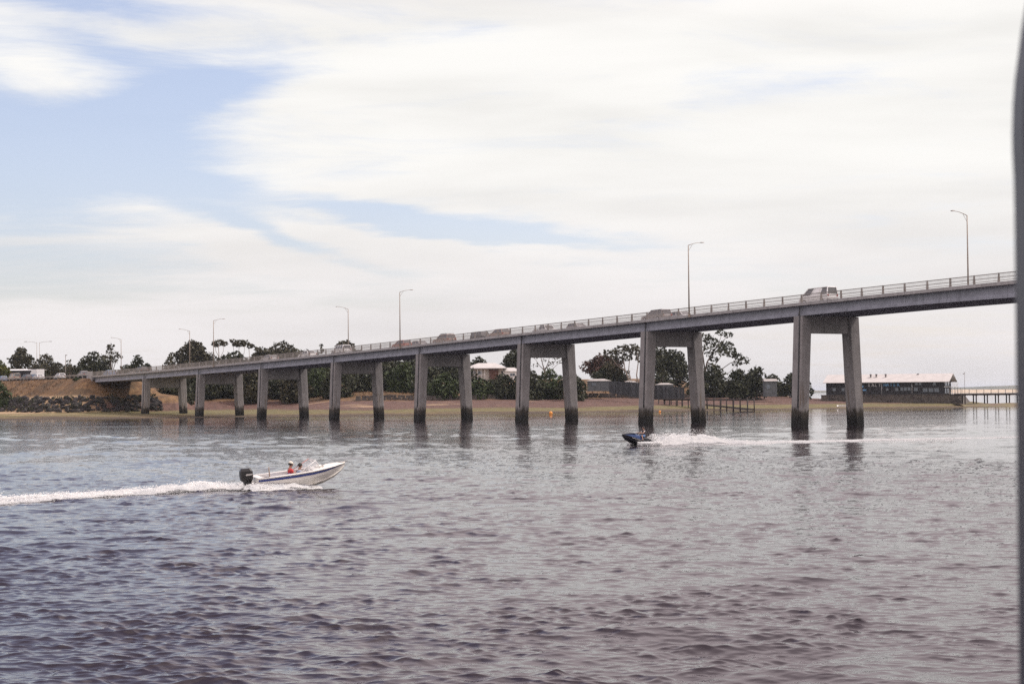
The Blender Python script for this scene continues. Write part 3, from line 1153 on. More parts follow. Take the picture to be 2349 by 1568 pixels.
tree('bush', 'bushy crown under the umbrella tufts', 'bush', 480, 592, 805, 545, 'dense', 'dark', G1, crown_from=.05)
tree('tree', 'long flat topped dense tree mass rising over the railing', 'tree', 572, 712, 783, 560, 'dense', 'olive', G1, crown_from=.05, nclump=34)
tree('tree', 'left shoulder of the long tree mass sloping down to the railing', 'tree', 566, 630, 797, 555, 'dense', 'olive', G1, crown_from=.1)
tree('bush', 'little upright bush between the long tree mass and the white off-roader', 'bush', 724, 748, 790, 540, 'bush', 'olive', G1, crown_from=.0)
tree('tree', 'low domed tree crown behind the white off-roader on the bridge', 'tree', 745, 838, 786, 545, 'dense', 'olive', G1, crown_from=.05, nclump=20)

# the bank under and behind the bridge, left to right
G2 = 'dark bushes along the bank under the bridge'
BANK = [
    (366, 432, 866, 452, 'dark', 'low dark bush between the two leftmost piers, behind the sandy mound'),
    (416, 500, 858, 470, 'dark', 'dark bush behind the second pier from the left'),
    (474, 560, 846, 475, 'dark', 'tall bush filling the gap between the legs of the second pier from the left'),
    (540, 612, 850, 468, 'olive', 'bush just left of the third pier from the left'),
    (596, 664, 842, 478, 'dark', 'dark bush between the legs of the third pier from the left'),
    (644, 712, 848, 470, 'olive', 'bush half behind the far leg of the third pier from the left'),
    (696, 768, 840, 480, 'green', 'greenish bush between the third and fourth piers from the left'),
    (742, 814, 846, 470, 'dark', 'dark bush behind the near leg of the fourth pier from the left'),
    (796, 866, 838, 484, 'dark', 'bush between the legs of the fourth pier from the left'),
    (850, 910, 830, 488, 'dark', 'tall dark bush just right of the fourth pier from the left'),
    (892, 966, 832, 484, 'green', 'wide bush left of the fifth pier from the left'),
    (950, 1010, 842, 474, 'dark', 'dark bush behind the near leg of the fifth pier from the left'),
    (984, 1050, 856, 466, 'green', 'round green bush between the legs of the fifth pier from the left'),
    (1034, 1096, 842, 492, 'dark', 'bush at the foot of the fifth pier far leg, left of the pale roofed house'),
    (1070, 1130, 866, 472, 'green', 'green bush below the verandah of the pale roofed house'),
    (1112, 1190, 860, 476, 'dark', 'wide dark bush below the right end of the pale roofed house'),
    (1176, 1250, 848, 474, 'dark', 'dark bush behind the near leg of the sixth pier from the left'),
    (1222, 1296, 846, 478, 'green', 'big bush between the legs of the sixth pier from the left'),
    (1282, 1340, 852, 470, 'dark', 'bush behind the far leg of the sixth pier from the left'),
]
for (x0, x1, yt, D, lf, lab) in BANK:
    tree('bush', lab, 'bush', x0 - 4, x1 + 4, yt, D - 14, 'bush', lf, G2, crown_from=0.0, nclump=20, density=3.2)
BACKS = [
    (-30, 60, 842, 575, 'dark scrub at the left edge behind the white canopy'),
    (46, 134, 838, 578, 'dark scrub behind the box truck and the lamp posts'),
    (118, 200, 836, 580, 'dark scrub behind the grey light pole'),
    (186, 270, 834, 582, 'dark scrub behind the grey ute on the approach'),
    (256, 350, 838, 584, 'dark scrub behind the bridge end'),
    (400, 470, 850, 500, 'scrub between the legs of the second pier from the left'),
    (455, 530, 850, 502, 'dense scrub right of the second pier from the left'),
    (420, 560, 842, 505, 'tall scrub behind the bank bushes below the left part of the bridge'),
    (540, 690, 836, 508, 'tall scrub behind the third pier from the left'),
    (660, 800, 826, 510, 'tall scrub reaching the girders left of the fourth pier from the left'),
    (780, 920, 816, 512, 'tall scrub reaching the girders right of the fourth pier from the left'),
    (890, 1010, 812, 515, 'tall dark scrub behind the fifth pier from the left'),
    (1000, 1082, 824, 520, 'tall scrub left of the pale roofed house'),
]
for (x0, x1, yt, D, lab) in BACKS:
    tree('tree', lab, 'tree', x0, x1, yt, D, 'dense', 'dark', 'tall scrub below the bridge deck' if D < 540 else G1, crown_from=0.0, nclump=26, density=2.4)

tree('tree', 'small tree crown above the ridge of the pale roofed house', 'tree', 1074, 1124, 818, 560, 'dense', 'dark', crown_from=.3)
tree('tree', 'dark tree at the left side of the sixth pier from the left', 'tree', 1152, 1212, 802, 545, 'dense', 'dark', crown_from=.2)
tree('bare_tree', 'half bare tree with open branches seen through the sixth pier', 'tree', 1214, 1292, 796, 530, 'pads', 'olive', density=1.6, size=.3,
     clumps=[(1225, 815, 10, 8), (1240, 806, 9, 7), (1258, 812, 9, 6), (1272, 818, 11, 7), (1283, 828, 9, 7), (1264, 835, 8, 6), (1248, 826, 7, 5), (1228, 838, 8, 6)],
     stems=[([(1251, 880), (1249, 850), (1244, 832), (1238, 808)], .3, .06), ([(1250, 850), (1258, 830), (1262, 812)], .16, .05), ([(1249, 845), (1270, 832), (1278, 820)], .14, .04),
            ([(1249, 850), (1236, 836), (1226, 820)], .14, .04), ([(1251, 852), (1268, 845), (1283, 832)], .12, .04)])
tree('tree', 'round tree with a reddish top right of the sixth pier from the left', 'tree', 1336, 1424, 814, 540, 'dense', 'rust', crown_from=.12, nclump=20)
tree('tree', 'dark green tree in front of the reddish crown', 'tree', 1360, 1440, 836, 520, 'dense', 'dark', crown_from=.05)
tree('gum_tree', 'tall gum tree with pale twisted trunks left of the seventh pier', 'tree', 1384, 1478, 794, 515, 'pads', 'olive', density=3.0,
     clumps=[(1400, 812, 17, 10), (1424, 803, 20, 10), (1446, 798, 20, 9), (1462, 806, 17, 10), (1418, 826, 16, 9), (1438, 820, 14, 8), (1395, 838, 15, 10), (1468, 824, 11, 9), (1412, 850, 20, 12)],
     stems=[([(1452, 895), (1442, 868), (1434, 848), (1428, 812)], .36, .1), ([(1452, 895), (1447, 870), (1442, 850), (1446, 806)], .28, .08),
            ([(1466, 895), (1460, 860), (1464, 830), (1462, 808)], .26, .08), ([(1434, 850), (1416, 838), (1402, 818)], .16, .06)], bark=M_BARKP)
tree('tree', 'dark tree in the shade between the legs of the seventh pier from the left', 'tree', 1500, 1584, 800, 520, 'dense', 'dark', crown_from=.05, nclump=20)
tree('tree', 'second dark tree just right of the near leg of the seventh pier', 'tree', 1480, 1546, 790, 540, 'dense', 'dark', crown_from=.15)
tree('gum_tree', 'spreading gum tree with open limbs leaning right of the seventh pier', 'tree', 1592, 1700, 757, 510, 'pads', 'dark', density=3.2, size=.36,
     clumps=[(1618, 772, 18, 8), (1636, 780, 18, 9), (1655, 763, 13, 7), (1672, 768, 11, 7), (1647, 798, 20, 10), (1666, 792, 18, 10), (1655, 808, 17, 8), (1630, 812, 12, 8), (1640, 824, 11, 6),
             (1680, 812, 15, 8), (1696, 818, 13, 8), (1707, 827, 14, 8), (1692, 833, 11, 6), (1610, 795, 12, 10), (1678, 802, 9, 6)],
     stems=[([(1618, 905), (1616, 860), (1622, 830), (1640, 800)], .42, .14), ([(1617, 850), (1612, 812), (1620, 776)], .24, .08), ([(1624, 832), (1656, 846), (1676, 832), (1700, 824)], .2, .06),
            ([(1630, 815), (1648, 788), (1656, 766)], .15, .05), ([(1640, 802), (1660, 780), (1671, 770)], .12, .04), ([(1620, 835), (1632, 845), (1648, 826), (1658, 810)], .18, .05),
            ([(1622, 845), (1668, 858), (1690, 836)], .12, .04)])
tree('tree', 'low dark round bush under the spreading gum tree', 'bush', 1592, 1672, 834, 490, 'bush', 'dark', crown_from=0.0, nclump=18)
tree('tree', 'dense dark tree right of the spreading gum tree', 'tree', 1658, 1724, 846, 475, 'dense', 'dark', crown_from=.0, nclump=18)
tree('tree', 'broad dark tree left of the small hut near the tallest pier', 'tree', 1700, 1768, 840, 478, 'dense', 'dark', crown_from=.0, nclump=20)
tree('tree', 'row of low pines behind the hut left of the tallest pier', 'tree', 1744, 1800, 859, 500, 'dense', 'dark', crown_from=.0)
tree('tree', 'dark tree close to the left side of the tallest pier', 'tree', 1788, 1840, 858, 490, 'dense', 'dark', crown_from=.0)
tree('bush', 'last dark bush before open water, between the legs of the tallest pier', 'bush', 1832, 1866, 868, 480, 'bush', 'dark', crown_from=.0)
tree('bush', 'dark bush hiding the left end of the sandy foreshore', 'bush', -34, 27, 872, 432, 'bush', 'green', crown_from=0.0, nclump=14)
tree('bush', 'single small bush on the dry grass of the embankment', 'bush', 168, 185, 868, 425, 'bush', 'green', crown_from=0.0, size=.26)
for x, y, D, lab in ((420, 906, 436, 'tuft of scrub on the mound between the two leftmost piers'), (1600, 868, 478, 'bush behind the far leg of the seventh pier'),
                     (1520, 856, 500, 'bush above the dark fence by the seventh pier')):
    tree('bush', lab, 'bush', x - 24, x + 24, y - 12, D, 'bush', 'dark', crown_from=0.0)

# ------------------------------------------------------------------ rock revetment below the embankment
M_ROCK = mat('basalt_rock', (0.030, 0.025, 0.023), 0.9, 0.5, 1.2, objvar=0.6, bump=0.08, bscale=4.0)
rv = tag(empty('rock_revetment', (-100, 428, 1.0)), 'bank of dark tumbled rocks below the dry grass embankment', 'rock bank')
rr = np.random.default_rng(3)
protos = []
for k in range(10):
    bm = bmesh.new()
    bmesh.ops.create_icosphere(bm, subdivisions=1, radius=1.0)
    for v in bm.verts:
        v.co *= 0.72 + 0.5 * rr.random()
    for ax in range(2):
        nrm = Vector(rr.normal(size=3)).normalized()
        bmesh.ops.bisect_plane(bm, geom=bm.verts[:] + bm.edges[:] + bm.faces[:], plane_co=nrm * 0.7, plane_no=nrm, clear_outer=True)
    bmesh.ops.contextual_create(bm, geom=[e for e in bm.edges if e.is_boundary])
    me = bpy.data.meshes.new('rock')
    bm.to_mesh(me)
    bm.free()
    me.materials.append(M_ROCK)
    protos.append(me)


def rock_at(u):
    """random spot on the armoured slope"""
    x = -136 + 110 * u
    s0 = np.interp(x, SH_X, SH_Y)
    return x, s0


spots = []
while len(spots) < 2200:
    x = -150 + 96 * rr.random()
    s = 40 + 75 * rr.random()
    y = np.interp(x, SH_X, SH_Y) + s
    z = lz(x, y)
    acx = (x - B0.x) * UN.x + (y - B0.y) * UN.y
    if 0.95 < z < 4.1 and acx < 12 and x < -56 - max(0, y - 395) * .3:
        spots.append((x, y, z, 0.30 + 0.55 * rr.random() ** 2))
spots.sort(key=lambda p: -p[3])
for (x, y, z, s) in spots[:290]:
    o = bpy.data.objects.new('rock', protos[rr.integers(10)])
    COL.objects.link(o)
    o.parent = rv
    o.location = Vector((x, y, z + s * 0.15)) - rv.location
    o.scale = (s * 1.15, s * 0.95, s * 0.75)
    o.rotation_euler = tuple(rr.random(3) * 6.28)
VV, TT = [], []
k0 = 0
for (x, y, z, s) in spots[290:]:
    me = protos[rr.integers(10)]
    co = np.array([list(v.co) for v in me.vertices])
    a = rr.random() * 6.28
    Rm = np.array([[math.cos(a), -math.sin(a), 0], [math.sin(a), math.cos(a), 0], [0, 0, 1]])
    VV.append((co * np.array([s * 1.1, s, s * .8])) @ Rm.T + np.array([x, y, z + s * .12]) - np.array(rv.location))
    for p in me.polygons:
        vs_ = list(p.vertices)
        for j in range(1, len(vs_) - 1):
            TT.append((vs_[0] + k0, vs_[j] + k0, vs_[j + 1] + k0))
    k0 += len(co)
o = np_obj('small_rocks', np.concatenate(VV), None, M_ROCK, rv, tris=TT)
tag(o, kind='stuff')
# scrub growing among the rocks
cl = []
for k in range(420):
    x, y, z, s = spots[rr.integers(len(spots))]
    s = 0.35 + 0.55 * rr.random()
    cl.append((x, y, lz(x, y) + s * .4, s * 1.4, s, s * .8))
V, Q = leaves(cl, 5, .2, 99)
tag(np_obj('ground_cover', V, Q, LEAF['dark']), 'low dark scrub growing between the rocks of the bank', 'scrub', kind='stuff')
# dry grass tufts over the embankment and bank top
r2_ = np.random.default_rng(8)
gx = np.concatenate([r2_.uniform(-150, -60, 9000), r2_.uniform(-60, 78, 5000)])
gs = np.concatenate([r2_.uniform(88, 150, 9000), r2_.uniform(72, 110, 5000)])
gy = np.interp(gx, SH_X, SH_Y) + gs
gz = land_z(gx, gy)
along = (gx - B0.x) * UB.x + (gy - B0.y) * UB.y
acr = (gx - B0.x) * UN.x + (gy - B0.y) * UN.y
ok = (gz > np.where(gx < -56, 4.1, 3.4)) & ~((acr > -1.0) & (acr < 10.2))
gx, gy, gz = gx[ok], gy[ok], gz[ok]
n = len(gx)
h = 0.22 + 0.4 * r2_.random(n)
w = 0.10 + 0.12 * r2_.random(n)
an = r2_.random(n) * 3.14
C = np.stack([gx, gy, gz - .05], 1)
a = np.stack([np.cos(an) * w, np.sin(an) * w, np.zeros(n)], 1)
tip = np.stack([r2_.normal(size=n) * .12, r2_.normal(size=n) * .12, h], 1)
V = np.stack([C - a, C + a, C + tip], 1).reshape(-1, 3)
M_DRY = mat('dry_grass', (0.18, 0.11, 0.052), 0.9, 0.35, 0.35, col2=(0.115, 0.066, 0.036))
tag(np_obj('dry_grass', V, None, M_DRY, tris=np.arange(n * 3).reshape(-1, 3)), 'sun dried ochre grass on the embankment and bank top', 'grass', kind='stuff')
# ------------------------------------------------------------------ buildings and shore structures
M_ROOFW = mat('pale_metal_roof', (0.47, 0.44, 0.415), 0.55, 0.08, 0.6)
M_WEATHER = mat('dark_weatherboard', (0.020, 0.019, 0.021), 0.8, 0.3, 1.0)
M_WALLC = mat('cream_wall', (0.48, 0.43, 0.38), 0.8, 0.1, 0.5)
M_BRICK = mat('red_brick_wall', (0.12, 0.06, 0.045), 0.9, 0.3, 2.0)
M_WHITE = mat('white_paint', (0.74, 0.72, 0.70), 0.45, 0.05, 0.8)
M_GLASS = mat('window_glass', (0.10, 0.12, 0.14), 0.08, 0.1, 0.5, spec=0.8)
M_BLUEL = mat('blue_lettering', (0.14, 0.34, 0.58), 0.6, 0.1, 1.0)
M_WHITEL = mat('white_lettering', (0.60, 0.60, 0.60), 0.6, 0.1, 1.0)
M_STONE = mat('dark_stone_wall', (0.060, 0.050, 0.045), 0.9, 0.5, 1.1, bump=0.12, bscale=2.2, col2=(0.10, 0.085, 0.07))
M_TIMB = mat('weathered_timber', (0.050, 0.040, 0.036), 0.9, 0.35, 2.0)
M_FENCE = mat('fence_boards', (0.040, 0.042, 0.046), 0.85, 0.4, 1.3, objvar=0.35)
M_SHEDROOF = mat('weathered_shed_roof', (0.30, 0.275, 0.255), 0.6, 0.15, 0.8)
M_TEAL = mat('grey_green_sheet', (0.10, 0.11, 0.115), 0.7, 0.2, 1.0)
M_DKROOF = mat('grey_roof', (0.16, 0.14, 0.13), 0.7, 0.2, 0.8)


def text_mesh(s, size, material, parent, loc, rotz, name='letter', shear=0.0, extrude=0.03, step=None):
    """each character its own raised letter"""
    x = 0.0
    out = []
    for ch in s:
        cu = bpy.data.curves.new('letter_curve', 'FONT')
        cu.body = ch
        cu.size = size
        cu.extrude = extrude
        cu.shear = shear
        cu.resolution_u = 2
        o = bpy.data.objects.new('letter_tmp', cu)
        COL.objects.link(o)
        bpy.context.view_layer.update()
        dg = bpy.context.evaluated_depsgraph_get()
        me = bpy.data.meshes.new_from_object(o.evaluated_get(dg))
        wdt = o.dimensions.x
        bpy.data.objects.remove(o)
        bpy.data.curves.remove(cu)
        if ch == ' ' or len(me.vertices) == 0:
            x += size * 0.4
            continue
        me.name = name
        me.materials.clear()
        me.materials.append(material)
        lo = bpy.data.objects.new(name, me)
        COL.objects.link(lo)
        lo.parent = parent
        lo.location = Vector(loc) + Vector((math.cos(rotz) * x, math.sin(rotz) * x, 0))
        lo.rotation_euler = (R(90), 0, rotz)
        out.append(lo)
        x += (step if step else wdt + size * 0.12)
    return out


def wall_window(parent, x, z, w, h, y=-0.02, mullions=1, frame=None):
    """a framed window on a wall whose face is at local y; returns the frame"""
    fr = MB()
    t_ = 0.09
    for (cx, cz, sx_, sz_) in ((x, z - h / 2, w + t_, t_), (x, z + h / 2, w + t_, t_), (x - w / 2, z, t_, h - t_), (x + w / 2, z, t_, h - t_)):
        fr.box((cx, y - .03, cz), (sx_, .10, sz_))
    for k in range(mullions):
        fr.box((x - w / 2 + w * (k + 1) / (mullions + 1), y - .02, z), (.05, .07, h - t_))
    f = fr.build('window', frame or M_WHITE, parent)
    g = MB()
    g.box((x, y + .01, z), (w - .02, .03, h - .02))
    g.build('pane', M_GLASS, f)
    return f


# --- the long dark restaurant on the stone sea wall
def restaurant():
    D = 470.0
    a = R(-25)
    left = P(1896, 903, D + 6)
    o = Vector((left.x, D + 6.5, 3.15))
    t = empty('restaurant', o, a)
    tag(t, 'long dark clad restaurant with a pale gabled roof and painted name on the waterfront', 'building')
    L, dep, he, hr = 31.2, 9.0, 3.5, 5.35
    w = MB()
    w.hexa([(0, 0, -.2), (L, 0, -.2), (L, dep, -.2), (0, dep, -.2)], [(0, 0, he), (L, 0, he), (L, dep, he), (0, dep, he)])
    for gx_ in (0.02, L - 0.02):
        w.add([(gx_, 0.02, he), (gx_, dep - .02, he), (gx_, dep / 2, hr - .12)], [(0, 1, 2)])
    # weatherboard laps on the front
    w.build('wall', M_WEATHER, t)
    for k in range(11):
        b = MB()
        b.hexa([(0, -.045, k * .31), (L, -.045, k * .31), (L, -.002, k * .31), (0, -.002, k * .31)],
               [(0, -.012, k * .31 + .29), (L, -.012, k * .31 + .29), (L, -.002, k * .31 + .29), (0, -.002, k * .31 + .29)])
        b.build('weatherboard', M_WEATHER, t)
    rf = MB()
    ov, th = 0.75, 0.12
    e0, e1 = -ov, L + 1.5
    sl = (hr - he) / (dep / 2)
    for s in (0, 1):
        y0, y1 = (-ov, dep / 2) if s == 0 else (dep + ov, dep / 2)
        z0, z1 = he - ov * sl, hr
        if s == 0:
            rf.hexa([(e0, y0, z0), (e1, y0, z0), (e1, y1, z1), (e0, y1, z1)], [(e0, y0, z0 + th), (e1, y0, z0 + th), (e1, y1, z1 + th), (e0, y1, z1 + th)])
        else:
            rf.hexa([(e0, y1, z1), (e1, y1, z1), (e1, y0, z0), (e0, y0, z0)], [(e0, y1, z1 + th), (e1, y1, z1 + th), (e1, y0, z0 + th), (e0, y0, z0 + th)])
    rfo = rf.build('roof', M_ROOFW, t)
    for x in (11.4, 12.9, 15.4):
        c = MB()
        c.tube([(x, 2.6, 4.3), (x, 2.6, 5.25)], .2, 8)
        c.tube([(x, 2.6, 5.2), (x, 2.6, 5.5)], [.34, .24], 8)
        c.build('roof_vent', M_DKROOF, rfo)
    c = MB()
    c.box((23.6, 4.0, 5.35), (.5, .4, .25))
    c.build('roof_vent', M_DKROOF, rfo)
    # windows: three groups low, small ones high
    for x, z, ww, h, mm in ((16.4, 1.4, .6, .7, 0), (18.9, 1.4, .8, .8, 0), (20.2, 1.5, .75, .85, 0), (21.15, 1.5, .75, .85, 0), (22.1, 1.5, .75, .85, 0), (23.9, 1.4, 1.0, .9, 1),
                       (24.0, 2.85, .8, .75, 0), (25.0, 2.85, .6, .75, 0), (28.7, 2.8, .8, .8, 0), (26.3, 1.15, 1.2, 1.0, 1), (27.8, 1.15, 1.2, 1.0, 1), (29.3, 1.15, 1.2, 1.0, 1),
                       (2.2, 1.5, .8, .8, 0), (4.6, 1.5, .8, .8, 0)):
        wall_window(t, x, z, ww, h, -0.06, mm, M_TEAL)
    text_mesh('SALT', 1.15, M_WHITEL, t, (11.3, -0.10, 2.2), 0, step=.92)
    text_mesh('WATER', 1.15, M_BLUEL, t, (15.2, -0.10, 2.2), 0, step=.94)
    for x in (14.95, 22.9):
        d = MB()
        d.tube([(x, -.14, 0), (x, -.14, he - .25)], .06, 6)
        d.build('downpipe', M_WHITEL, t)
    # pale blue painted fish shapes on the cladding
    for x, z, q in ((9.3, 2.2, 1.0), (10.2, 1.3, .8)):
        f = MB()
        pts = []
        for k in range(14):
            an = 2 * math.pi * k / 14
            pts.append((x + .42 * q * math.cos(an), .26 * q * math.sin(an) + z))
        f.loft([[(px, -.10, pz) for px, pz in pts], [(px, -.05, pz) for px, pz in pts]])
        f.hexa([(x + .3 * q, -.1, z - .05), (x + .75 * q, -.1, z - .3 * q), (x + .75 * q, -.05, z - .3 * q), (x + .3 * q, -.05, z - .05)],
               [(x + .3 * q, -.1, z + .05), (x + .75 * q, -.1, z + .3 * q), (x + .75 * q, -.05, z + .3 * q), (x + .3 * q, -.05, z + .05)])
        f.build('painted_emblem', M_BLUEL, t)
    # gable end: upper balcony and lower verandah
    bz = 1.95
    fl = MB()
    fl.box((L + 1.15, 3.4, bz), (2.2, 7.6, .16))
    bal = fl.build('balcony', M_WHITEL, t)
    for y in np.linspace(-.3, 7.1, 9):
        p = MB()
        p.box((L + 2.18, y, bz + .52), (.06, .06, .9))
        p.build('baluster', M_WHITE, bal)
    p = MB()
    p.box((L + 2.18, 3.4, bz + 1.0), (.08, 7.6, .07))
    p.box((L + 1.1, -.36, bz + 1.0), (2.1, .08, .07))
    p.build('handrail', M_WHITE, bal)
    for y in (-.3, 3.4, 7.1):
        p = MB()
        p.box((L + 2.1, y, .85), (.16, .16, 2.1))
        p.build('post', M_WHITEL, t)
    for y, z in ((1.6, .95), (4.6, .95), (2.2, 2.95), (5.4, 2.95)):
        g = MB()
        g.box((L + .03, y, z), (.06, 1.6, 1.3))
        g.build('window', M_GLASS, t)
    # stone sea wall: a filled terrace the building stands on
    wl = empty('sea_wall', o, a)
    tag(wl, 'dark stone sea wall carrying the restaurant, sloping at its right end', 'wall')
    b = MB()
    b.hexa([(-1.0, -2.6, -3.6), (L + 5.8, -2.6, -3.6), (L + 5.8, dep + 1.5, -3.6), (-1, dep + 1.5, -3.6)],
           [(-1.0, -1.3, -.12), (L + 3.2, -1.3, -.12), (L + 3.2, dep + 1, -.12), (-1, dep + 1, -.12)])
    b.build('wall_core', M_STONE, wl)
    cp = MB()
    cp.box((L / 2 + 1.1, -1.28, -.03), (L + 4.4, .4, .2))
    cp.build('coping', M_STONE, wl)
    r = np.random.default_rng(4)
    # courses of rough stones standing proud of the core
    row = 0
    cnt = 0
    prim = []
    for q in range(4):
        s = MB()
        s.hexa([(-.5, -.5, -.5), (.5, -.5, -.5), (.5, .5, -.5), (-.5, .5, -.5)], [(-.42, -.4, .5), (.44, -.38, .48), (.45, .45, .5), (-.45, .45, .46)])
        m_ = s.build('stone', M_STONE)
        prim.append(m_.data)
        bpy.data.objects.remove(m_)
    z = -3.2
    while z < -.3 and cnt < 290:
        x = -.8 + r.random() * .5
        while x < L + 4.5 and cnt < 290:
            ww = .6 + r.random() * .9
            so = bpy.data.objects.new('stone', prim[r.integers(4)])
            COL.objects.link(so)
            so.parent = wl
            yy = -2.6 + 1.3 * (z + 3.6) / 3.5
            so.location = (x + ww / 2, yy + .02, z)
            so.scale = (ww * .95, .3 + .12 * r.random(), .48)
            x += ww
            cnt += 1
        z += .54


restaurant()


# --- pier running off to the right
def pile_pier():
    D0 = 449.0
    pts = [P(x, 903.5 + (x - 2200) * .004, D0 + (x - 2200) * .05) for x in (2196, 2620)]
    a, b = pts
    a.z = b.z = 3.25
    d = (b - a).normalized()
    s = Vector((-d.y, d.x, 0))
    t = tag(empty('pier', (a.x, a.y, 0)), 'timber pile pier with thin railings running right from the sea wall', 'pier')
    o = Vector((a.x, a.y, 0))
    L = (b - a).length
    dk = MB()
    dk.beam(a - o, b - o, 3.0, .22)
    dk.build('deck', M_TIMB, t)
    for w in (-1.35, 1.35):
        br = MB()
        br.beam(a - o + s * w - Vector((0, 0, .25)), b - o + s * w - Vector((0, 0, .25)), .22, .28)
        br.build('deck_beam', M_TIMB, t)
    x = 1.9
    while x < L:
        for w in (-1.2, 1.2):
            p = MB()
            q = a - o + d * (x + (0.45 if w > 0 else -.45)) + s * w
            p.tube([Vector((q.x, q.y, -1.2)), Vector((q.x, q.y, 3.1))], .17, 8)
            p.build('pile', M_TIMB, t)
        cbm = MB()
        q = a - o + d * x
        cbm.beam(q - d * .5 - s * 1.6 - Vector((0, 0, .3)), q + d * .5 + s * 1.6 - Vector((0, 0, .3)), .3, .26)
        cbm.build('crosshead', M_TIMB, t)
        x += 3.35
    for w in (-1.4, 1.4):
        rl = empty('railing', (0, 0, 0), 0, t)
        for z in (.5, .95):
            r_ = MB()
            r_.beam(a - o + s * w + Vector((0, 0, z)), b - o + s * w + Vector((0, 0, z)), .035, .035)
            r_.build('rail', M_RAIL, rl)
        x = .3
        while x < L:
            p = MB()
            q = a - o + d * x + s * w
            p.beam(q, q + Vector((0, 0, 1.1)), .06, .06)
            p.build('post', M_RAIL, rl)
            x += 2.2
    # light mast with a small crossarm near the shore end
    q = a + d * 2.9 + s * .9
    m = tag(empty('light_mast', (q.x, q.y, 3.36)), 'thin light mast with short crossarm standing on the pile pier', 'mast')
    p = MB()
    p.tube([(0, 0, 0), (0, 0, 5.2)], .05, 6)
    p.build('pole', M_RAIL, m)
    p = MB()
    p.beam((-.35, 0, 4.85), (.3, 0, 4.85), .05, .05)
    p.build('crossarm', M_RAIL, m)
    p = MB()
    p.box((-.3, 0, 4.98), (.22, .16, .2))
    p.box((.05, 0, 5.2), (.2, .16, .16))
    p.build('lamp_head', M_RAIL, m)
    # pale timber gate frame at the start of the pier
    g = tag(empty('pier_gate', (a.x - .6, a.y, 3.2)), 'lattice gate frame between the sea wall and the pier', 'gate')
    for k in range(5):
        p = MB()
        p.box((-1.4 + k * .7, 0, .75), (.07, .07, 1.5))
        p.build('post', M_RAIL, g)
    for z in (.4, .9, 1.45):
        p = MB()
        p.box((0, .08, z), (2.9, .05, .05))
        p.build('rail', M_RAIL, g)


pile_pier()


# --- derelict timber jetty on the mud
def old_jetty():
    a, b = P(1518, 920, 446), P(1722, 920, 404)
    t = tag(empty('old_jetty', (a.x, a.y, 0)), 'derelict dark timber jetty on the mud behind the seventh pier', 'jetty')
    o = Vector((a.x, a.y, 0))
    d = Vector((b.x - a.x, b.y - a.y, 0))
    L = d.length
    d.normalize()
    s = Vector((-d.y, d.x, 0))
    r = np.random.default_rng(12)
    n = 15
    for k in range(n):
        u = L * k / (n - 1)
        for w in (-.9, .9):
            q = d * (u + r.normal() * .15) + s * w
            p = MB()
            ztop = 2.45 + r.normal() * .12 + (.35 if k > 5 else 0)
            p.tube([Vector((q.x, q.y, -.6)), Vector((q.x + r.normal() * .06, q.y, ztop))], .13, 7)
            p.build('pile', M_TIMB, t)
        if k > 0:
            c = MB()
            q = d * u
            c.beam(q - s * 1.2 + Vector((0, 0, 2.35)), q + s * 1.2 + Vector((0, 0, 2.35)), .2, .22)
            c.build('crossbeam', M_TIMB, t)
    for w in (-.75, .75):
        c = MB()
        c.beam(s * w + Vector((0, 0, 2.5)), d * (L * .52) + s * w + Vector((0, 0, 2.5)), .2, .22)
        c.build('bearer', M_TIMB, t)
        c = MB()
        c.beam(d * (L * .5) + s * w + Vector((0, 0, 2.6)), d * L + s * w + Vector((0, 0, 2.62)), .12, .14)
        c.build('bearer', M_TIMB, t)
        c = MB()
        c.beam(d * (L * .45) + s * w + Vector((0, 0, 1.35)), d * L + s * w + Vector((0, 0, .25)), .22, .26)
        c.build('slipway_rail', M_TIMB, t)
    u = 0
    while u < L * .5:
        if r.random() > .22:
            c = MB()
            q = d * u
            c.beam(q - s * 1.25 + Vector((0, 0, 2.66)), q + s * 1.25 + Vector((0, 0, 2.66)), .24, .06)
            c.build('plank', M_TIMB, t)
        u += .3


old_jetty()


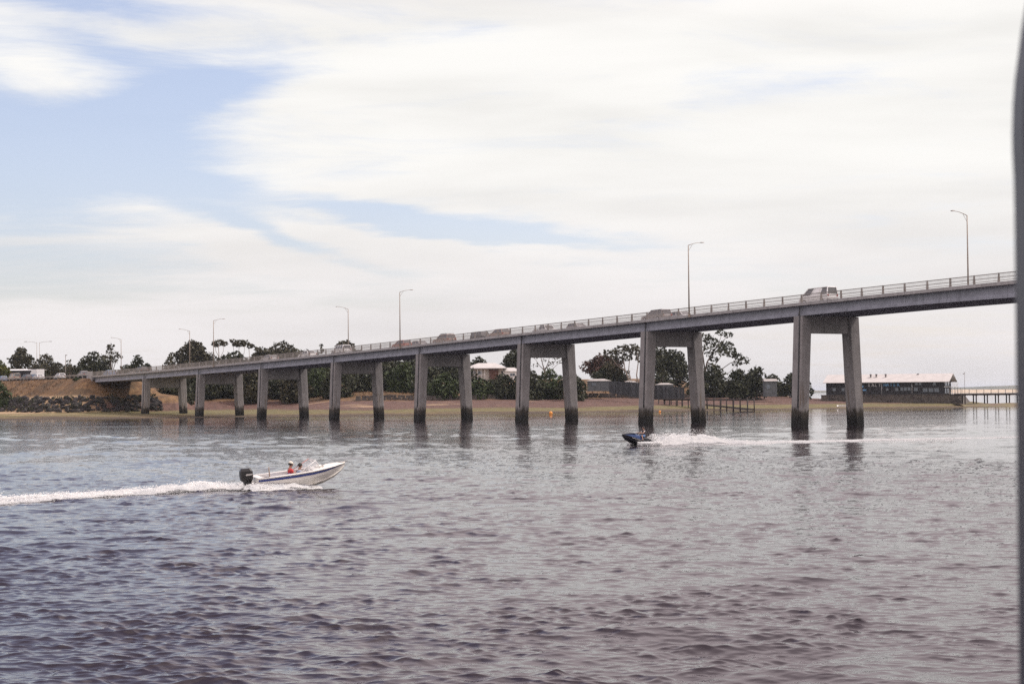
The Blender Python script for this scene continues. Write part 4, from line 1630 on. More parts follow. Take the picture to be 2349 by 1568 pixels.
# --- pale roofed house on the rise
def house():
    D = 520.0
    c = P(1120, 848, D)
    gz = lz(c.x, D)
    t = tag(empty('house', (c.x, D, gz)), 'pale roofed house with verandah among the bushes seen between two piers', 'house')
    k = D / F
    ze = P(1120, 843.5, D).z - gz
    zr_ = P(1120, 831.5, D).z - gz
    x0, x1 = (1068 - 1120) * k, (1160 - 1120) * k
    w = MB()
    w.box(((x0 + x1) / 2, 5, ze / 2), (x1 - x0 - 1.6, 8, ze))
    w.build('wall', M_WALLC, t)
    bk = MB()
    bk.box((1.6, .8, ze / 2 - .1), (2.6, .6, ze - .2))
    bk.build('brick_bay', M_BRICK, t)
    rf = MB()
    rx0, rx1 = x0 - .4, x1 + .4
    ra_, rb__ = -3.0, 2.0
    b = [(rx0, -.4, ze), (rx1, -.4, ze), (rx1, 10.4, ze), (rx0, 10.4, ze)]
    rf.add(b + [(ra_, 5, zr_), (rb__, 5, zr_)], [(0, 1, 5, 4), (1, 2, 5), (2, 3, 4, 5), (3, 0, 4), (3, 2, 1, 0)])
    rf.build('roof', M_ROOFW, t)
    g = MB()
    g.box(((rx0 + rx1) / 2, -.44, ze - .08), (rx1 - rx0, .1, .22))
    g.build('gutter', M_WHITE, t)
    for x in np.linspace(x0 + .3, -1.0, 6):
        p = MB()
        p.box((x, .1, ze / 2), (.14, .14, ze))
        p.build('verandah_post', M_WHITE, t)
    p = MB()
    p.box((x0 / 2 - .5, .1, ze - 1.9), (abs(x0) - 1, .1, .1))
    p.build('handrail', M_WHITE, t)
    for x in (-4.4, -2.4):
        wall_window(t, x, ze - 1.4, 1.3, 1.2, 1.0)
    # lower wing on the right
    w = MB()
    x2, x3 = (1150 - 1120) * k, (1192 - 1120) * k
    zw = P(1170, 851, D).z - gz
    w.box(((x2 + x3) / 2, 4, zw / 2), (x3 - x2, 6, zw))
    w.build('side_wing', M_WHITE, t)
    rf = MB()
    rf.add([(x2 - .2, .6, zw), (x3 + .4, .6, zw), (x3 + .4, 7.4, zw), (x2 - .2, 7.4, zw), (x2 - .2, 4, zw + 1.1), (x3 - 1.5, 4, zw + 1.1)],
           [(0, 1, 5, 4), (1, 2, 5), (2, 3, 4, 5), (3, 0, 4), (3, 2, 1, 0)])
    rf.build('wing_roof', M_ROOFW, t)
    wall_window(t, (x2 + x3) / 2 + .6, zw - 1.0, 1.5, .9, 1.0)


house()


def shed(label, x0, x1, yroof, yeave, ybot, D, roofm, wallm, name='shed', hip=True):
    a, b = P(x0, yeave, D), P(x1, yeave, D)
    zt = P(x0, yroof, D).z
    zb = P(x0, ybot, D).z
    t = tag(empty(name, ((a.x + b.x) / 2, D, zb)), label, 'shed')
    w = b.x - a.x
    h = a.z - zb
    dp = max(4.0, w * .6)
    m = MB()
    m.box((0, dp / 2, h / 2 - .4), (w * .94, dp, h + .8))
    m.build('wall', wallm, t)
    r = MB()
    q = w / 2
    rid = q * .45 if hip else q + .1
    r.add([(-q - .15, -.3, h), (q + .15, -.3, h), (q + .15, dp + .3, h), (-q - .15, dp + .3, h), (-rid, dp / 2, h + zt - a.z), (rid, dp / 2, h + zt - a.z)],
          [(0, 1, 5, 4), (1, 2, 5), (2, 3, 4, 5), (3, 0, 4), (3, 2, 1, 0)])
    r.build('roof', roofm, t)
    d = MB()
    d.box((w * .2, -.03, h * .4), (min(.9, w * .25), .08, h * .8))
    d.build('door', M_TEAL, t)
    wn_ = MB()
    wn_.box((-w * .22, -.03, h * .55), (min(1.2, w * .28), .08, h * .35))
    wn_.build('window', M_GLASS, t)
    return t


shed('low boatshed with pale roof left of the dark fence', 1347, 1402, 868.5, 873.5, 890, 468, M_SHEDROOF, M_TEAL)
shed('tiny shed with pale roof behind the dark fence, near the pale gum trunks', 1428, 1466, 873, 879, 892, 480, M_SHEDROOF, M_WEATHER)
shed('grey sheet shed with pale roof between the legs of the seventh pier', 1506, 1546, 878, 882, 905, 468, M_SHEDROOF, M_TEAL)
shed('small pale hut with a grey roof left of the tallest pier', 1754, 1783, 868.5, 874, 902, 462, M_SHEDROOF, M_TEAL, hip=False)
sv = shed('low service building under a flat white canopy beside the approach road', 18, 104, 846, 849.5, 864, 545, M_WHITE, M_WEATHER, 'service_building', hip=False)
sv['category'] = 'building'


def paling_fence(label, x0, x1, yt0, yt1, yb0, yb1, D0, D1):
    a, b = P(x0, yt0, D0), P(x1, yt1, D1)
    t = tag(empty('fence', (a.x, a.y, 0)), label, 'fence')
    o = Vector((a.x, a.y, 0))
    za, zb = P(x0, yb0, D0).z, P(x1, yb1, D1).z
    L = Vector((b.x - a.x, b.y - a.y, 0))
    n = int(L.length / 0.42)
    d = L.normalized()
    r = np.random.default_rng(6)
    for k in range(n):
        u = (k + .5) / n
        q = L * u
        zt, zb_ = a.z + (b.z - a.z) * u, za + (zb - za) * u
        m = MB()
        wv = 0.42 * .47
        j = r.normal() * .03
        up = Vector((0, 0, 1))
        s = Vector((-d.y, d.x, 0)) * (.03 + j * .5)
        m.hexa([q - d * wv - s + up * (zb_ - .8), q + d * wv - s + up * (zb_ - .8), q + d * wv + s + up * (zb_ - .8), q - d * wv + s + up * (zb_ - .8)],
               [q - d * wv - s + up * (zt + j), q + d * wv - s + up * (zt + j), q + d * wv + s + up * (zt + j), q - d * wv + s + up * (zt + j)])
        m.build('board', M_FENCE, t)
    for k in range(0, n + 1, 6):
        q = L * (k / n)
        u = k / n
        m = MB()
        m.box((q.x, q.y + .12, (a.z + za) / 2 * (1 - u) + (b.z + zb) / 2 * u - .3), (.14, .14, (a.z - za) * (1 - u) + (b.z - zb) * u + .9))
        m.build('post', M_TIMB, t)


paling_fence('tall dark paling fence left of the seventh pier', 1398, 1476, 874, 877, 894, 906, 462, 452)
paling_fence('lower dark fence seen between the legs of the seventh pier', 1484, 1570, 882, 888, 908, 908, 458, 455)

# low dark retaining wall along the foot of the bank
xs = np.arange(-38, 78, 2.0)
ww = tag(empty('bank_wall', (20, 455, 2.6)), 'low dark stone retaining wall along the foot of the bank', 'wall')
r = np.random.default_rng(41)
pm = MB()
pm.hexa([(-.5, -.5, -.5), (.5, -.5, -.5), (.5, .5, -.5), (-.5, .5, -.5)], [(-.44, -.42, .5), (.46, -.4, .46), (.44, .44, .5), (-.46, .45, .47)])
pmo = pm.build('stone', M_STONE)
pmd = pmo.data
bpy.data.objects.remove(pmo)
cnt = 0
for row in range(2):
    x = -38.0
    while x < 76 and cnt < 295:
        w_ = .7 + r.random() * .75
        y = float(np.interp(x, SH_X, SH_Y)) + 74.5 + row * .3 + float(fbm(np.array([x / 14.0]), np.array([31.0]), 3, 3)[0]) * -1
        so = bpy.data.objects.new('stone', pmd)
        COL.objects.link(so)
        so.parent = ww
        z = lz(x, y)
        so.location = Vector((x, y, z + .25 + row * .5)) - ww.location
        so.scale = (w_ * 1.0, .6, .62)
        so.rotation_euler = (0, r.normal() * .05, r.normal() * .1)
        x += w_
        cnt += 1

# orange mooring buoys
M_BUOY = mat('orange_buoy', (0.75, 0.28, 0.03), 0.45, 0.08, 2.0)
for x, y, s, lab in ((1263.5, 947.5, .38, 'round orange buoy floating between the legs of the sixth pier'),
                     (1513.5, 943.5, .26, 'small pale orange buoy floating right of the near leg of the seventh pier')):
    q = G(x, y + 1.5)
    t = tag(empty('buoy', (q.x, q.y, 0)), lab, 'buoy', 'orange mooring buoys')
    b = MB()
    b.ball((0, 0, s * .45), s, 12, 9)
    b.build('float', M_BUOY, t)
    b = MB()
    b.tube([(0, 0, s * 1.35), (0, 0, s * 1.7)], .05, 6)
    b.build('mooring_eye', M_RAIL, t)

# small white dinghy drawn up on the mud
q = G(1932, 925.5, 1.1)
dn = tag(empty('dinghy', (q.x, q.y, lz(q.x, q.y) - .05), R(20)), 'small white dinghy lying on the mud between the legs of the tallest pier', 'dinghy')
m = MB()
rings = []
for k, wd, zb_ in ((-1.3, .45, .1), (-.5, .6, .02), (.4, .58, .02), (1.0, .35, .12), (1.4, .05, .32)):
    rings.append([(k, -wd, .5 + k * .03), (k, -wd * .7, zb_), (k, wd * .7, zb_), (k, wd, .5 + k * .03), (k, wd * .9, .5 + k * .03), (k, wd * .6, zb_ + .1), (k, -wd * .6, zb_ + .1), (k, -wd * .9, .5 + k * .03)])
m.loft(rings)
m.build('hull', M_WHITE, dn)
m = MB()
m.box((0, 0, .36), (.3, .95, .04))
m.build('thwart', M_TIMB, dn)

# light pole and crash barrier on the approach
pp = P(150.5, 866, 452)
lp = tag(empty('light_pole', (pp.x, pp.y, lz(pp.x, pp.y) - .1)), 'grey light pole with a small head standing beside the approach road', 'light pole')
hp = P(150.5, 815, 452).z - lp.location.z
m = MB()
m.tube([(0, 0, 0), (0, 0, hp)], [.11, .07], 7)
m.build('pole', M_RAIL, lp)
m = MB()
m.box((.14, 0, hp + .08), (.5, .2, .16))
m.build('lamp_head', M_RAIL, lp)
for x, sd, lab in ((84.5, -1, 'left of the two slim lamp posts standing together over the approach road'),
                   (90.5, 1, 'right of the two slim lamp posts standing together over the approach road')):
    q = P(x, 862, 560)
    ztop = P(x, 786, 560).z
    z0 = lz(q.x, q.y)
    tt = tag(empty('street_lamp', (q.x, q.y, z0)), lab, 'street lamp', 'street lamps along the bridge road')
    h = ztop - z0
    m = MB()
    m.tube([(0, 0, 0), (0, 0, h)], [.1, .06], 7)
    m.build('pole', M_POLE, tt)
    m = MB()
    m.tube([(0, 0, h), (sd * 1.2, 0, h + .3), (sd * 3.2, 0, h + .42)], [.05, .04, .03], 5)
    m.build('arm', M_POLE, tt)
    m = MB()
    m.box((sd * 3.5, 0, h + .4), (.8, .25, .14))
    m.build('lamp_head', M_LAMP, tt)

gr = tag(empty('crash_barrier', bp(-7, -.5, 8.9)), 'grey steel crash barrier along the near side of the approach road', 'barrier')
go = bp(-7, -.5, 8.9)
for z in (.42, .66):
    m = MB()
    m.loft([[bp(i, -.50, zr(i) - 1.15 + z - .07) - go, bp(i, -.44, zr(i) - 1.15 + z - .07) - go, bp(i, -.44, zr(i) - 1.15 + z + .07) - go, bp(i, -.50, zr(i) - 1.15 + z + .07) - go] for i in np.arange(-12, -3.1, .2)])
    m.build('rail', M_RAIL, gr)
for i in np.arange(-12, -3.1, .1):
    m = MB()
    m.beam(bp(i, -.4, zr(i) - 1.6) - go, bp(i, -.4, zr(i) - .40) - go, .1, .1)
    m.build('post', M_RAIL, gr)
# sign post on the bench below the embankment
q = G(57, 890, 5.2)
sg = tag(empty('marker_post', (q.x, q.y, lz(q.x, q.y))), 'thin dark marker post on the grass bench above the rocks', 'post')
m = MB()
m.tube([(0, 0, -.2), (0, 0, 2.6)], .06, 6)
m.build('post', M_PIPE, sg)
m = MB()
m.box((0, -.08, 2.45), (.3, .03, .4))
m.build('plate', M_RAIL, sg)
# ------------------------------------------------------------------ vehicles
def paint(name, col, rough=0.35):
    return mat('car_paint_' + name, col, rough, 0.04, 0.6, spec=0.5)


PAINT = {
    'white': paint('white', (0.82, 0.80, 0.78)), 'silver': paint('silver', (0.55, 0.53, 0.52)), 'grey': paint('grey', (0.34, 0.31, 0.30)),
    'dark': paint('dark', (0.035, 0.036, 0.042)), 'red': paint('red', (0.36, 0.14, 0.11)), 'blue': paint('blue', (0.22, 0.30, 0.42)),
    'beige': paint('beige', (0.45, 0.36, 0.28)), 'brown': paint('brown', (0.36, 0.26, 0.22)), 'navy': paint('navy', (0.05, 0.08, 0.2)),
}
M_CGLASS = mat('car_glass', (0.10, 0.095, 0.095), 0.06, 0.1, 1.0, spec=0.8)
M_TYRE = mat('tyre_rubber', (0.025, 0.025, 0.025), 0.85)
M_RIM = mat('wheel_rim', (0.45, 0.45, 0.45), 0.4, 0.1, 1.0)
M_HEADL = mat('headlight_lens', (0.75, 0.75, 0.72), 0.15, 0.05, 1.0)
M_TAILL = mat('taillight_lens', (0.35, 0.03, 0.02), 0.25, 0.05, 1.0)
M_TRIM = mat('black_trim', (0.03, 0.03, 0.03), 0.6)

# side profiles: lower body outline (x, z) and cabin: (base x0, x1, roof x0, x1, base z, roof z); x forward
CARS = {
    'hatch': dict(L=4.1, W=1.72, body=[(-2.02, .30), (-2.05, .62), (-1.98, .92), (0.75, .95), (1.55, .84), (1.98, .68), (2.05, .42), (2.0, .28)], cab=(-1.95, .92, -1.55, .05, .92, 1.46), wb=1.26, wr=.31),
    'sedan': dict(L=4.6, W=1.80, body=[(-2.28, .32), (-2.32, .66), (-2.22, .92), (-1.5, .97), (0.8, .95), (1.8, .84), (2.22, .70), (2.3, .42), (2.25, .28)], cab=(-1.75, .98, -1.05, .15, .94, 1.43), wb=1.38, wr=.32),
    'wagon': dict(L=4.7, W=1.82, body=[(-2.3, .34), (-2.35, .7), (-2.28, .97), (0.9, .99), (1.8, .90), (2.26, .76), (2.33, .46), (2.28, .32)], cab=(-2.25, 1.05, -2.0, .25, .96, 1.62), wb=1.40, wr=.35),
    'offroader': dict(L=4.6, W=1.85, body=[(-2.25, .45), (-2.3, .8), (-2.26, 1.12), (0.85, 1.14), (1.9, 1.08), (2.24, .98), (2.3, .6), (2.26, .45)], cab=(-2.22, .98, -2.1, .5, 1.10, 1.82), wb=1.38, wr=.39),
    'van': dict(L=5.0, W=1.85, body=[(-2.45, .35), (-2.5, .7), (-2.46, 1.12), (1.75, 1.14), (2.2, 1.02), (2.44, .84), (2.5, .5), (2.45, .34)], cab=(-2.44, 2.0, -2.36, .95, 1.10, 2.02), wb=1.55, wr=.34),
    'ute': dict(L=4.9, W=1.82, body=[(-2.4, .45), (-2.45, .75), (-2.42, 1.05), (0.9, 1.07), (1.95, .98), (2.36, .88), (2.42, .55), (2.36, .42)], cab=(-.75, 1.05, -.55, .45, 1.04, 1.70), wb=1.5, wr=.37),
}
CAR_PROTO = {}


def build_car(kind, col, rack=False):
    s = CARS[kind]
    W = s['W'] / 2
    root = empty('car')
    b = MB()
    prof = s['body']
    rings = []
    for y, inz in ((-W, .06), (-W + .10, 0.0), (0, -.02), (W - .10, 0.0), (W, .06)):
        rings.append([(x * (1 - inz * .12), y, z - (inz if z > .8 else -inz * .6)) for x, z in prof])
    b.loft(rings)
    bx0, bx1, rx0, rx1, z0, z1 = s['cab']
    ti = .17
    Wc = W - .08
    # roof and pillars
    th = .07
    b.hexa([(rx0, -Wc + ti, z1 - th), (rx1, -Wc + ti, z1 - th), (rx1, Wc - ti, z1 - th), (rx0, Wc - ti, z1 - th)],
           [(rx0 + .10, -Wc + ti + .10, z1), (rx1 - .12, -Wc + ti + .10, z1), (rx1 - .12, Wc - ti - .10, z1), (rx0 + .10, Wc - ti - .10, z1)])
    for sy in (-1, 1):
        fr = [0.0, 0.36, 0.66, 1.0] if kind not in ('ute', 'hatch', 'sedan') else [0.0, .5, 1.0]
        for f in fr:
            a = Vector((bx0 + (bx1 - bx0) * f, sy * Wc, z0 - .02))
            c = Vector((rx0 + (rx1 - rx0) * f, sy * (Wc - ti), z1 - .04))
            b.beam(a, c, .10, .09)
        b.beam((rx0, sy * (Wc - ti + .02), z1 - .05), (rx1, sy * (Wc - ti + .02), z1 - .05), .08, .08)
    b.build('body', PAINT[col], root)
    # glass
    zt = z1 - .06
    e = .012

    def quad(name, p):
        g = MB()
        n = (Vector(p[1]) - Vector(p[0])).cross(Vector(p[3]) - Vector(p[0])).normalized() * .02
        g.hexa([Vector(q) - n for q in p], [Vector(q) for q in p])
        return g.build(name, M_CGLASS, root)
    yb, yt = Wc - .05, Wc - ti - .03
    quad('windscreen', [(bx1, -yb, z0), (bx1, yb, z0), (rx1, yt, zt), (rx1, -yt, zt)])
    quad('rear_window', [(bx0, yb, z0), (bx0, -yb, z0), (rx0, -yt, zt), (rx0, yt, zt)])
    for sy in (-1, 1):
        if kind == 'van':
            # panel van: blank sides, glass at the cab door and a dark rear quarter
            for f0, f1, nm in ((.70, .97, 'side_window'), (.02, .26, 'rear_side_window')):
                def L_(f, z):
                    k_ = (z - z0) / (zt - z0)
                    return ((bx0 + (bx1 - bx0) * f) * (1 - k_) + (rx0 + (rx1 - rx0) * f) * k_, sy * ((Wc - .01) * (1 - k_) + (Wc - ti) * k_), z)
                p = [L_(f0, z0 + .05), L_(f1, z0 + .05), L_(f1, zt - .12), L_(f0, zt - .12)]
                quad(nm, p if sy < 0 else p[::-1])
            pn = MB()
            p = [L_(.27, z0), L_(.69, z0), L_(.69, zt), L_(.27, zt)]
            pn.add(p, [(0, 1, 2, 3)])
            pn.build('side_panel', PAINT[col], root)
            continue
        p = [(bx0 + .05, sy * (Wc - .01), z0), (bx1 - .05, sy * (Wc - .01), z0), (rx1 - .03, sy * (Wc - ti), zt), (rx0 + .03, sy * (Wc - ti), zt)]
        quad('side_window', p if sy < 0 else p[::-1])
    for sx in (-1, 1):
        for sy in (-1, 1):
            t_ = MB()
            c = Vector((sx * s['wb'] + (.08 if kind != 'van' else 0), sy * (W - .10), s['wr']))
            t_.tube([c - Vector((0, sy * .10, 0)), c + Vector((0, sy * .11, 0))], s['wr'], 14)
            wl = t_.build('wheel', M_TYRE, root)
            r_ = MB()
            r_.tube([c + Vector((0, sy * .09, 0)), c + Vector((0, sy * .125, 0))], s['wr'] * .6, 10)
            r_.build('rim', M_RIM, wl)
    xm = s['L'] / 2
    for sy in (-1, 1):
        h = MB()
        h.box((xm - .07, sy * (W - .30), prof[-3][1] - .03), (.12, .34, .15))
        h.build('headlight', M_HEADL, root)
        h = MB()
        h.box((-xm + .04, sy * (W - .2), prof[2][1] - .14), (.10, .24, .2))
        h.build('taillight', M_TAILL, root)
    for sx in (-1, 1):
        h = MB()
        h.box((sx * (xm - .04), 0, .42), (.14, s['W'] * .94, .16))
        h.build('bumper', M_TRIM if kind in ('van', 'offroader', 'ute') else PAINT[col], root)
    if kind == 'ute':
        h = MB()
        h.box((-1.6, 0, 1.12), (1.5, s['W'] * .86, .05))
        h.build('tray_cover', M_TRIM, root)
    if rack:
        h = MB()
        for x in (rx0 + .35, rx1 - .35):
            h.box((x, 0, z1 + .08), (.05, W * 1.6, .05))
            for sy in (-1, 1):
                h.box((x, sy * W * .72, z1 + .04), (.06, .05, .10))
        for sy in (-1, 1):
            h.box(((rx0 + rx1) / 2, sy * W * .78, z1 + .10), (rx1 - rx0 - .3, .05, .05))
        h.build('roof_rack', M_TRIM, root)
    return root


def place_car(kind, col, label, x, lane, cat='car', dx=0.0, rack=False, group='traffic on the bridge and its approach', name=None):
    key = (kind, col, rack)
    if key not in CAR_PROTO:
        o = build_car(kind, col, rack)
        CAR_PROTO[key] = o
    else:
        o = copy_tree(CAR_PROTO[key])
    n = 2.7 if lane == 'near' else 6.3
    i = i_at(x, n)
    p = bp(i, n, zr(i) + Z_TOP - 0.20)
    q = bp(i + .1, n, zr(i + .1) + Z_TOP - 0.20)
    fw = (q - p).normalized()
    if lane == 'near':
        fw = -fw
    up0 = Vector((0, 0, 1))
    lf = up0.cross(fw).normalized()
    up = fw.cross(lf)
    M = Matrix((fw, lf, up)).transposed().to_4x4()
    M.translation = p
    o.matrix_world = M
    o.name = name or 'car'
    tag(o, label, cat, group)
    return o


place_car('van', 'white', 'white van with dark rear windows on the bridge above the tallest pier', 1880, 'near', 'van', name='van')
place_car('wagon', 'grey', 'grey wagon on the bridge left of the near lamp post at the seventh pier', 1508, 'near')
place_car('hatch', 'silver', 'small silver hatchback in the far lane beside the lamp post at the seventh pier', 1568, 'far')
place_car('hatch', 'grey', 'small grey hatchback in the far lane between the sixth and seventh piers', 1328, 'far')
place_car('ute', 'silver', 'silver ute in the far lane just right of the sixth pier from the left', 1254, 'far', 'ute', name='ute')
place_car('hatch', 'brown', 'brown hatchback on the bridge just left of the sixth pier from the left', 1146, 'near')
place_car('offroader', 'dark', 'dark boxy off-roader between two cars left of the sixth pier', 1107, 'far')
place_car('wagon', 'brown', 'brown wagon with a roof rack, last of the three close together at mid bridge', 1020, 'near', rack=True)
place_car('hatch', 'grey', 'small grey hatchback in the middle of the three close together at mid bridge', 966, 'far')
place_car('hatch', 'red', 'reddish hatchback next to the near lamp post at mid bridge', 922, 'near')
place_car('offroader', 'white', 'white off-roader in front of the low domed tree, below the far lamp post', 783, 'near', rack=False)
place_car('sedan', 'white', 'white sedan half hidden behind the railing left of the off-roader', 706, 'near')
place_car('sedan', 'silver', 'silver sedan on the bridge in front of the long tree mass', 619, 'near')
place_car('wagon', 'dark', 'dark wagon showing its roof over the railing near the first pier', 323, 'near')
place_car('sedan', 'blue', 'pale blue sedan on the bridge end left of the far lamp post', 250, 'near')
place_car('ute', 'grey', 'grey ute on the approach just before the bridge end', 192, 'near', 'ute', name='ute')
place_car('hatch', 'white', 'white hatchback on the approach left of the grey light pole', 137, 'near')
place_car('sedan', 'white', 'white sedan on the approach in front of the box truck', 88, 'near')
place_car('wagon', 'dark', 'dark wagon on the approach near the left edge, behind the beige van', 60, 'near')
place_car('van', 'beige', 'beige van on the approach near the left edge', 33, 'near', 'van', name='van')
place_car('hatch', 'blue', 'pale blue hatchback cut by the left edge on the approach', 5, 'near')


def truck():
    t = empty('truck')
    b = MB()
    b.box((-1.0, 0, 1.85), (4.4, 2.1, 2.1))
    b.build('cargo_box', PAINT['white'], t, bevel=.04)
    b = MB()
    b.box((-1.0, -1.06, 1.25), (4.3, .02, .75))
    b.box((-1.0, 1.06, 1.25), (4.3, .02, .75))
    b.build('blue_panel', PAINT['blue'], t)
    b = MB()
    b.loft([[(1.3, y, .55), (1.3, y, 2.25), (2.2, y, 2.2), (2.75, y, 1.4), (2.85, y, .55)] for y in (-.95, .95)])
    b.build('cab', PAINT['white'], t, bevel=.05)
    b = MB()
    b.hexa([(2.30, -.8, 2.05), (2.74, -.8, 1.42), (2.74, .8, 1.42), (2.30, .8, 2.05)], [(2.34, -.8, 2.08), (2.78, -.8, 1.45), (2.78, .8, 1.45), (2.34, .8, 2.08)])
    b.build('windscreen', M_CGLASS, t)
    for sx in (-2.3, 1.9):
        for sy in (-1, 1):
            w = MB()
            w.tube([(sx, sy * .72, .42), (sx, sy * .98, .42)], .42, 14)
            w.build('wheel', M_TYRE, t)
    for sy in (-1, 1):
        h = MB()
        h.box((2.84, sy * .7, .8), (.08, .3, .2))
        h.build('headlight', M_HEADL, t)
    i = i_at(84, 6.0)
    p = bp(i, 6.0, zr(i) + Z_TOP - .2)
    t.location = p
    t.rotation_euler = (0, 0, math.atan2(-UB.y, -UB.x))
    tag(t, 'white box truck with a pale blue lower panel on the approach road', 'truck', 'traffic on the bridge and its approach')


truck()
# ------------------------------------------------------------------ people
M_SKIN = mat('skin', (0.42, 0.24, 0.17), 0.55, 0.06, 6.0)
M_HAIR = mat('dark_hair', (0.022, 0.016, 0.013), 0.7, 0.2, 12.0)
M_SHIRTB = mat('grey_blue_shirt', (0.30, 0.34, 0.42), 0.8, 0.1, 6.0)
M_SHIRTR = mat('red_shirt', (0.52, 0.045, 0.045), 0.8, 0.1, 6.0)
M_CAP = mat('cream_cap', (0.66, 0.60, 0.50), 0.8, 0.08, 6.0)
M_VEST = mat('black_vest', (0.030, 0.022, 0.026), 0.7, 0.1, 6.0)
M_SHORTS = mat('blue_shorts', (0.11, 0.20, 0.38), 0.8, 0.1, 6.0)
M_JEANS = mat('dark_trousers', (0.05, 0.055, 0.075), 0.8, 0.1, 6.0)
M_WHITES = mat('white_sleeve', (0.62, 0.60, 0.58), 0.8, 0.06, 6.0)
M_EYE = mat('eye_dark', (0.03, 0.02, 0.02), 0.3)


def skin_mesh(verts, edges, radii, levels=1):
    me = bpy.data.meshes.new('person_skeleton')
    me.from_pydata([tuple(v) for v in verts], edges, [])
    ob = bpy.data.objects.new('person_skeleton', me)
    COL.objects.link(ob)
    sk = ob.modifiers.new('skin', 'SKIN')
    sk.use_smooth_shade = True
    for k, r_ in enumerate(radii):
        d = me.skin_vertices[0].data[k]
        d.radius = (r_, r_) if not isinstance(r_, tuple) else r_
        d.use_root = (k == 0)
    sb = ob.modifiers.new('sub', 'SUBSURF')
    sb.levels = levels
    sb.render_levels = levels
    bpy.context.view_layer.update()
    dg = bpy.context.evaluated_depsgraph_get()
    out = bpy.data.meshes.new_from_object(ob.evaluated_get(dg))
    bpy.data.objects.remove(ob)
    bpy.data.meshes.remove(me)
    return out


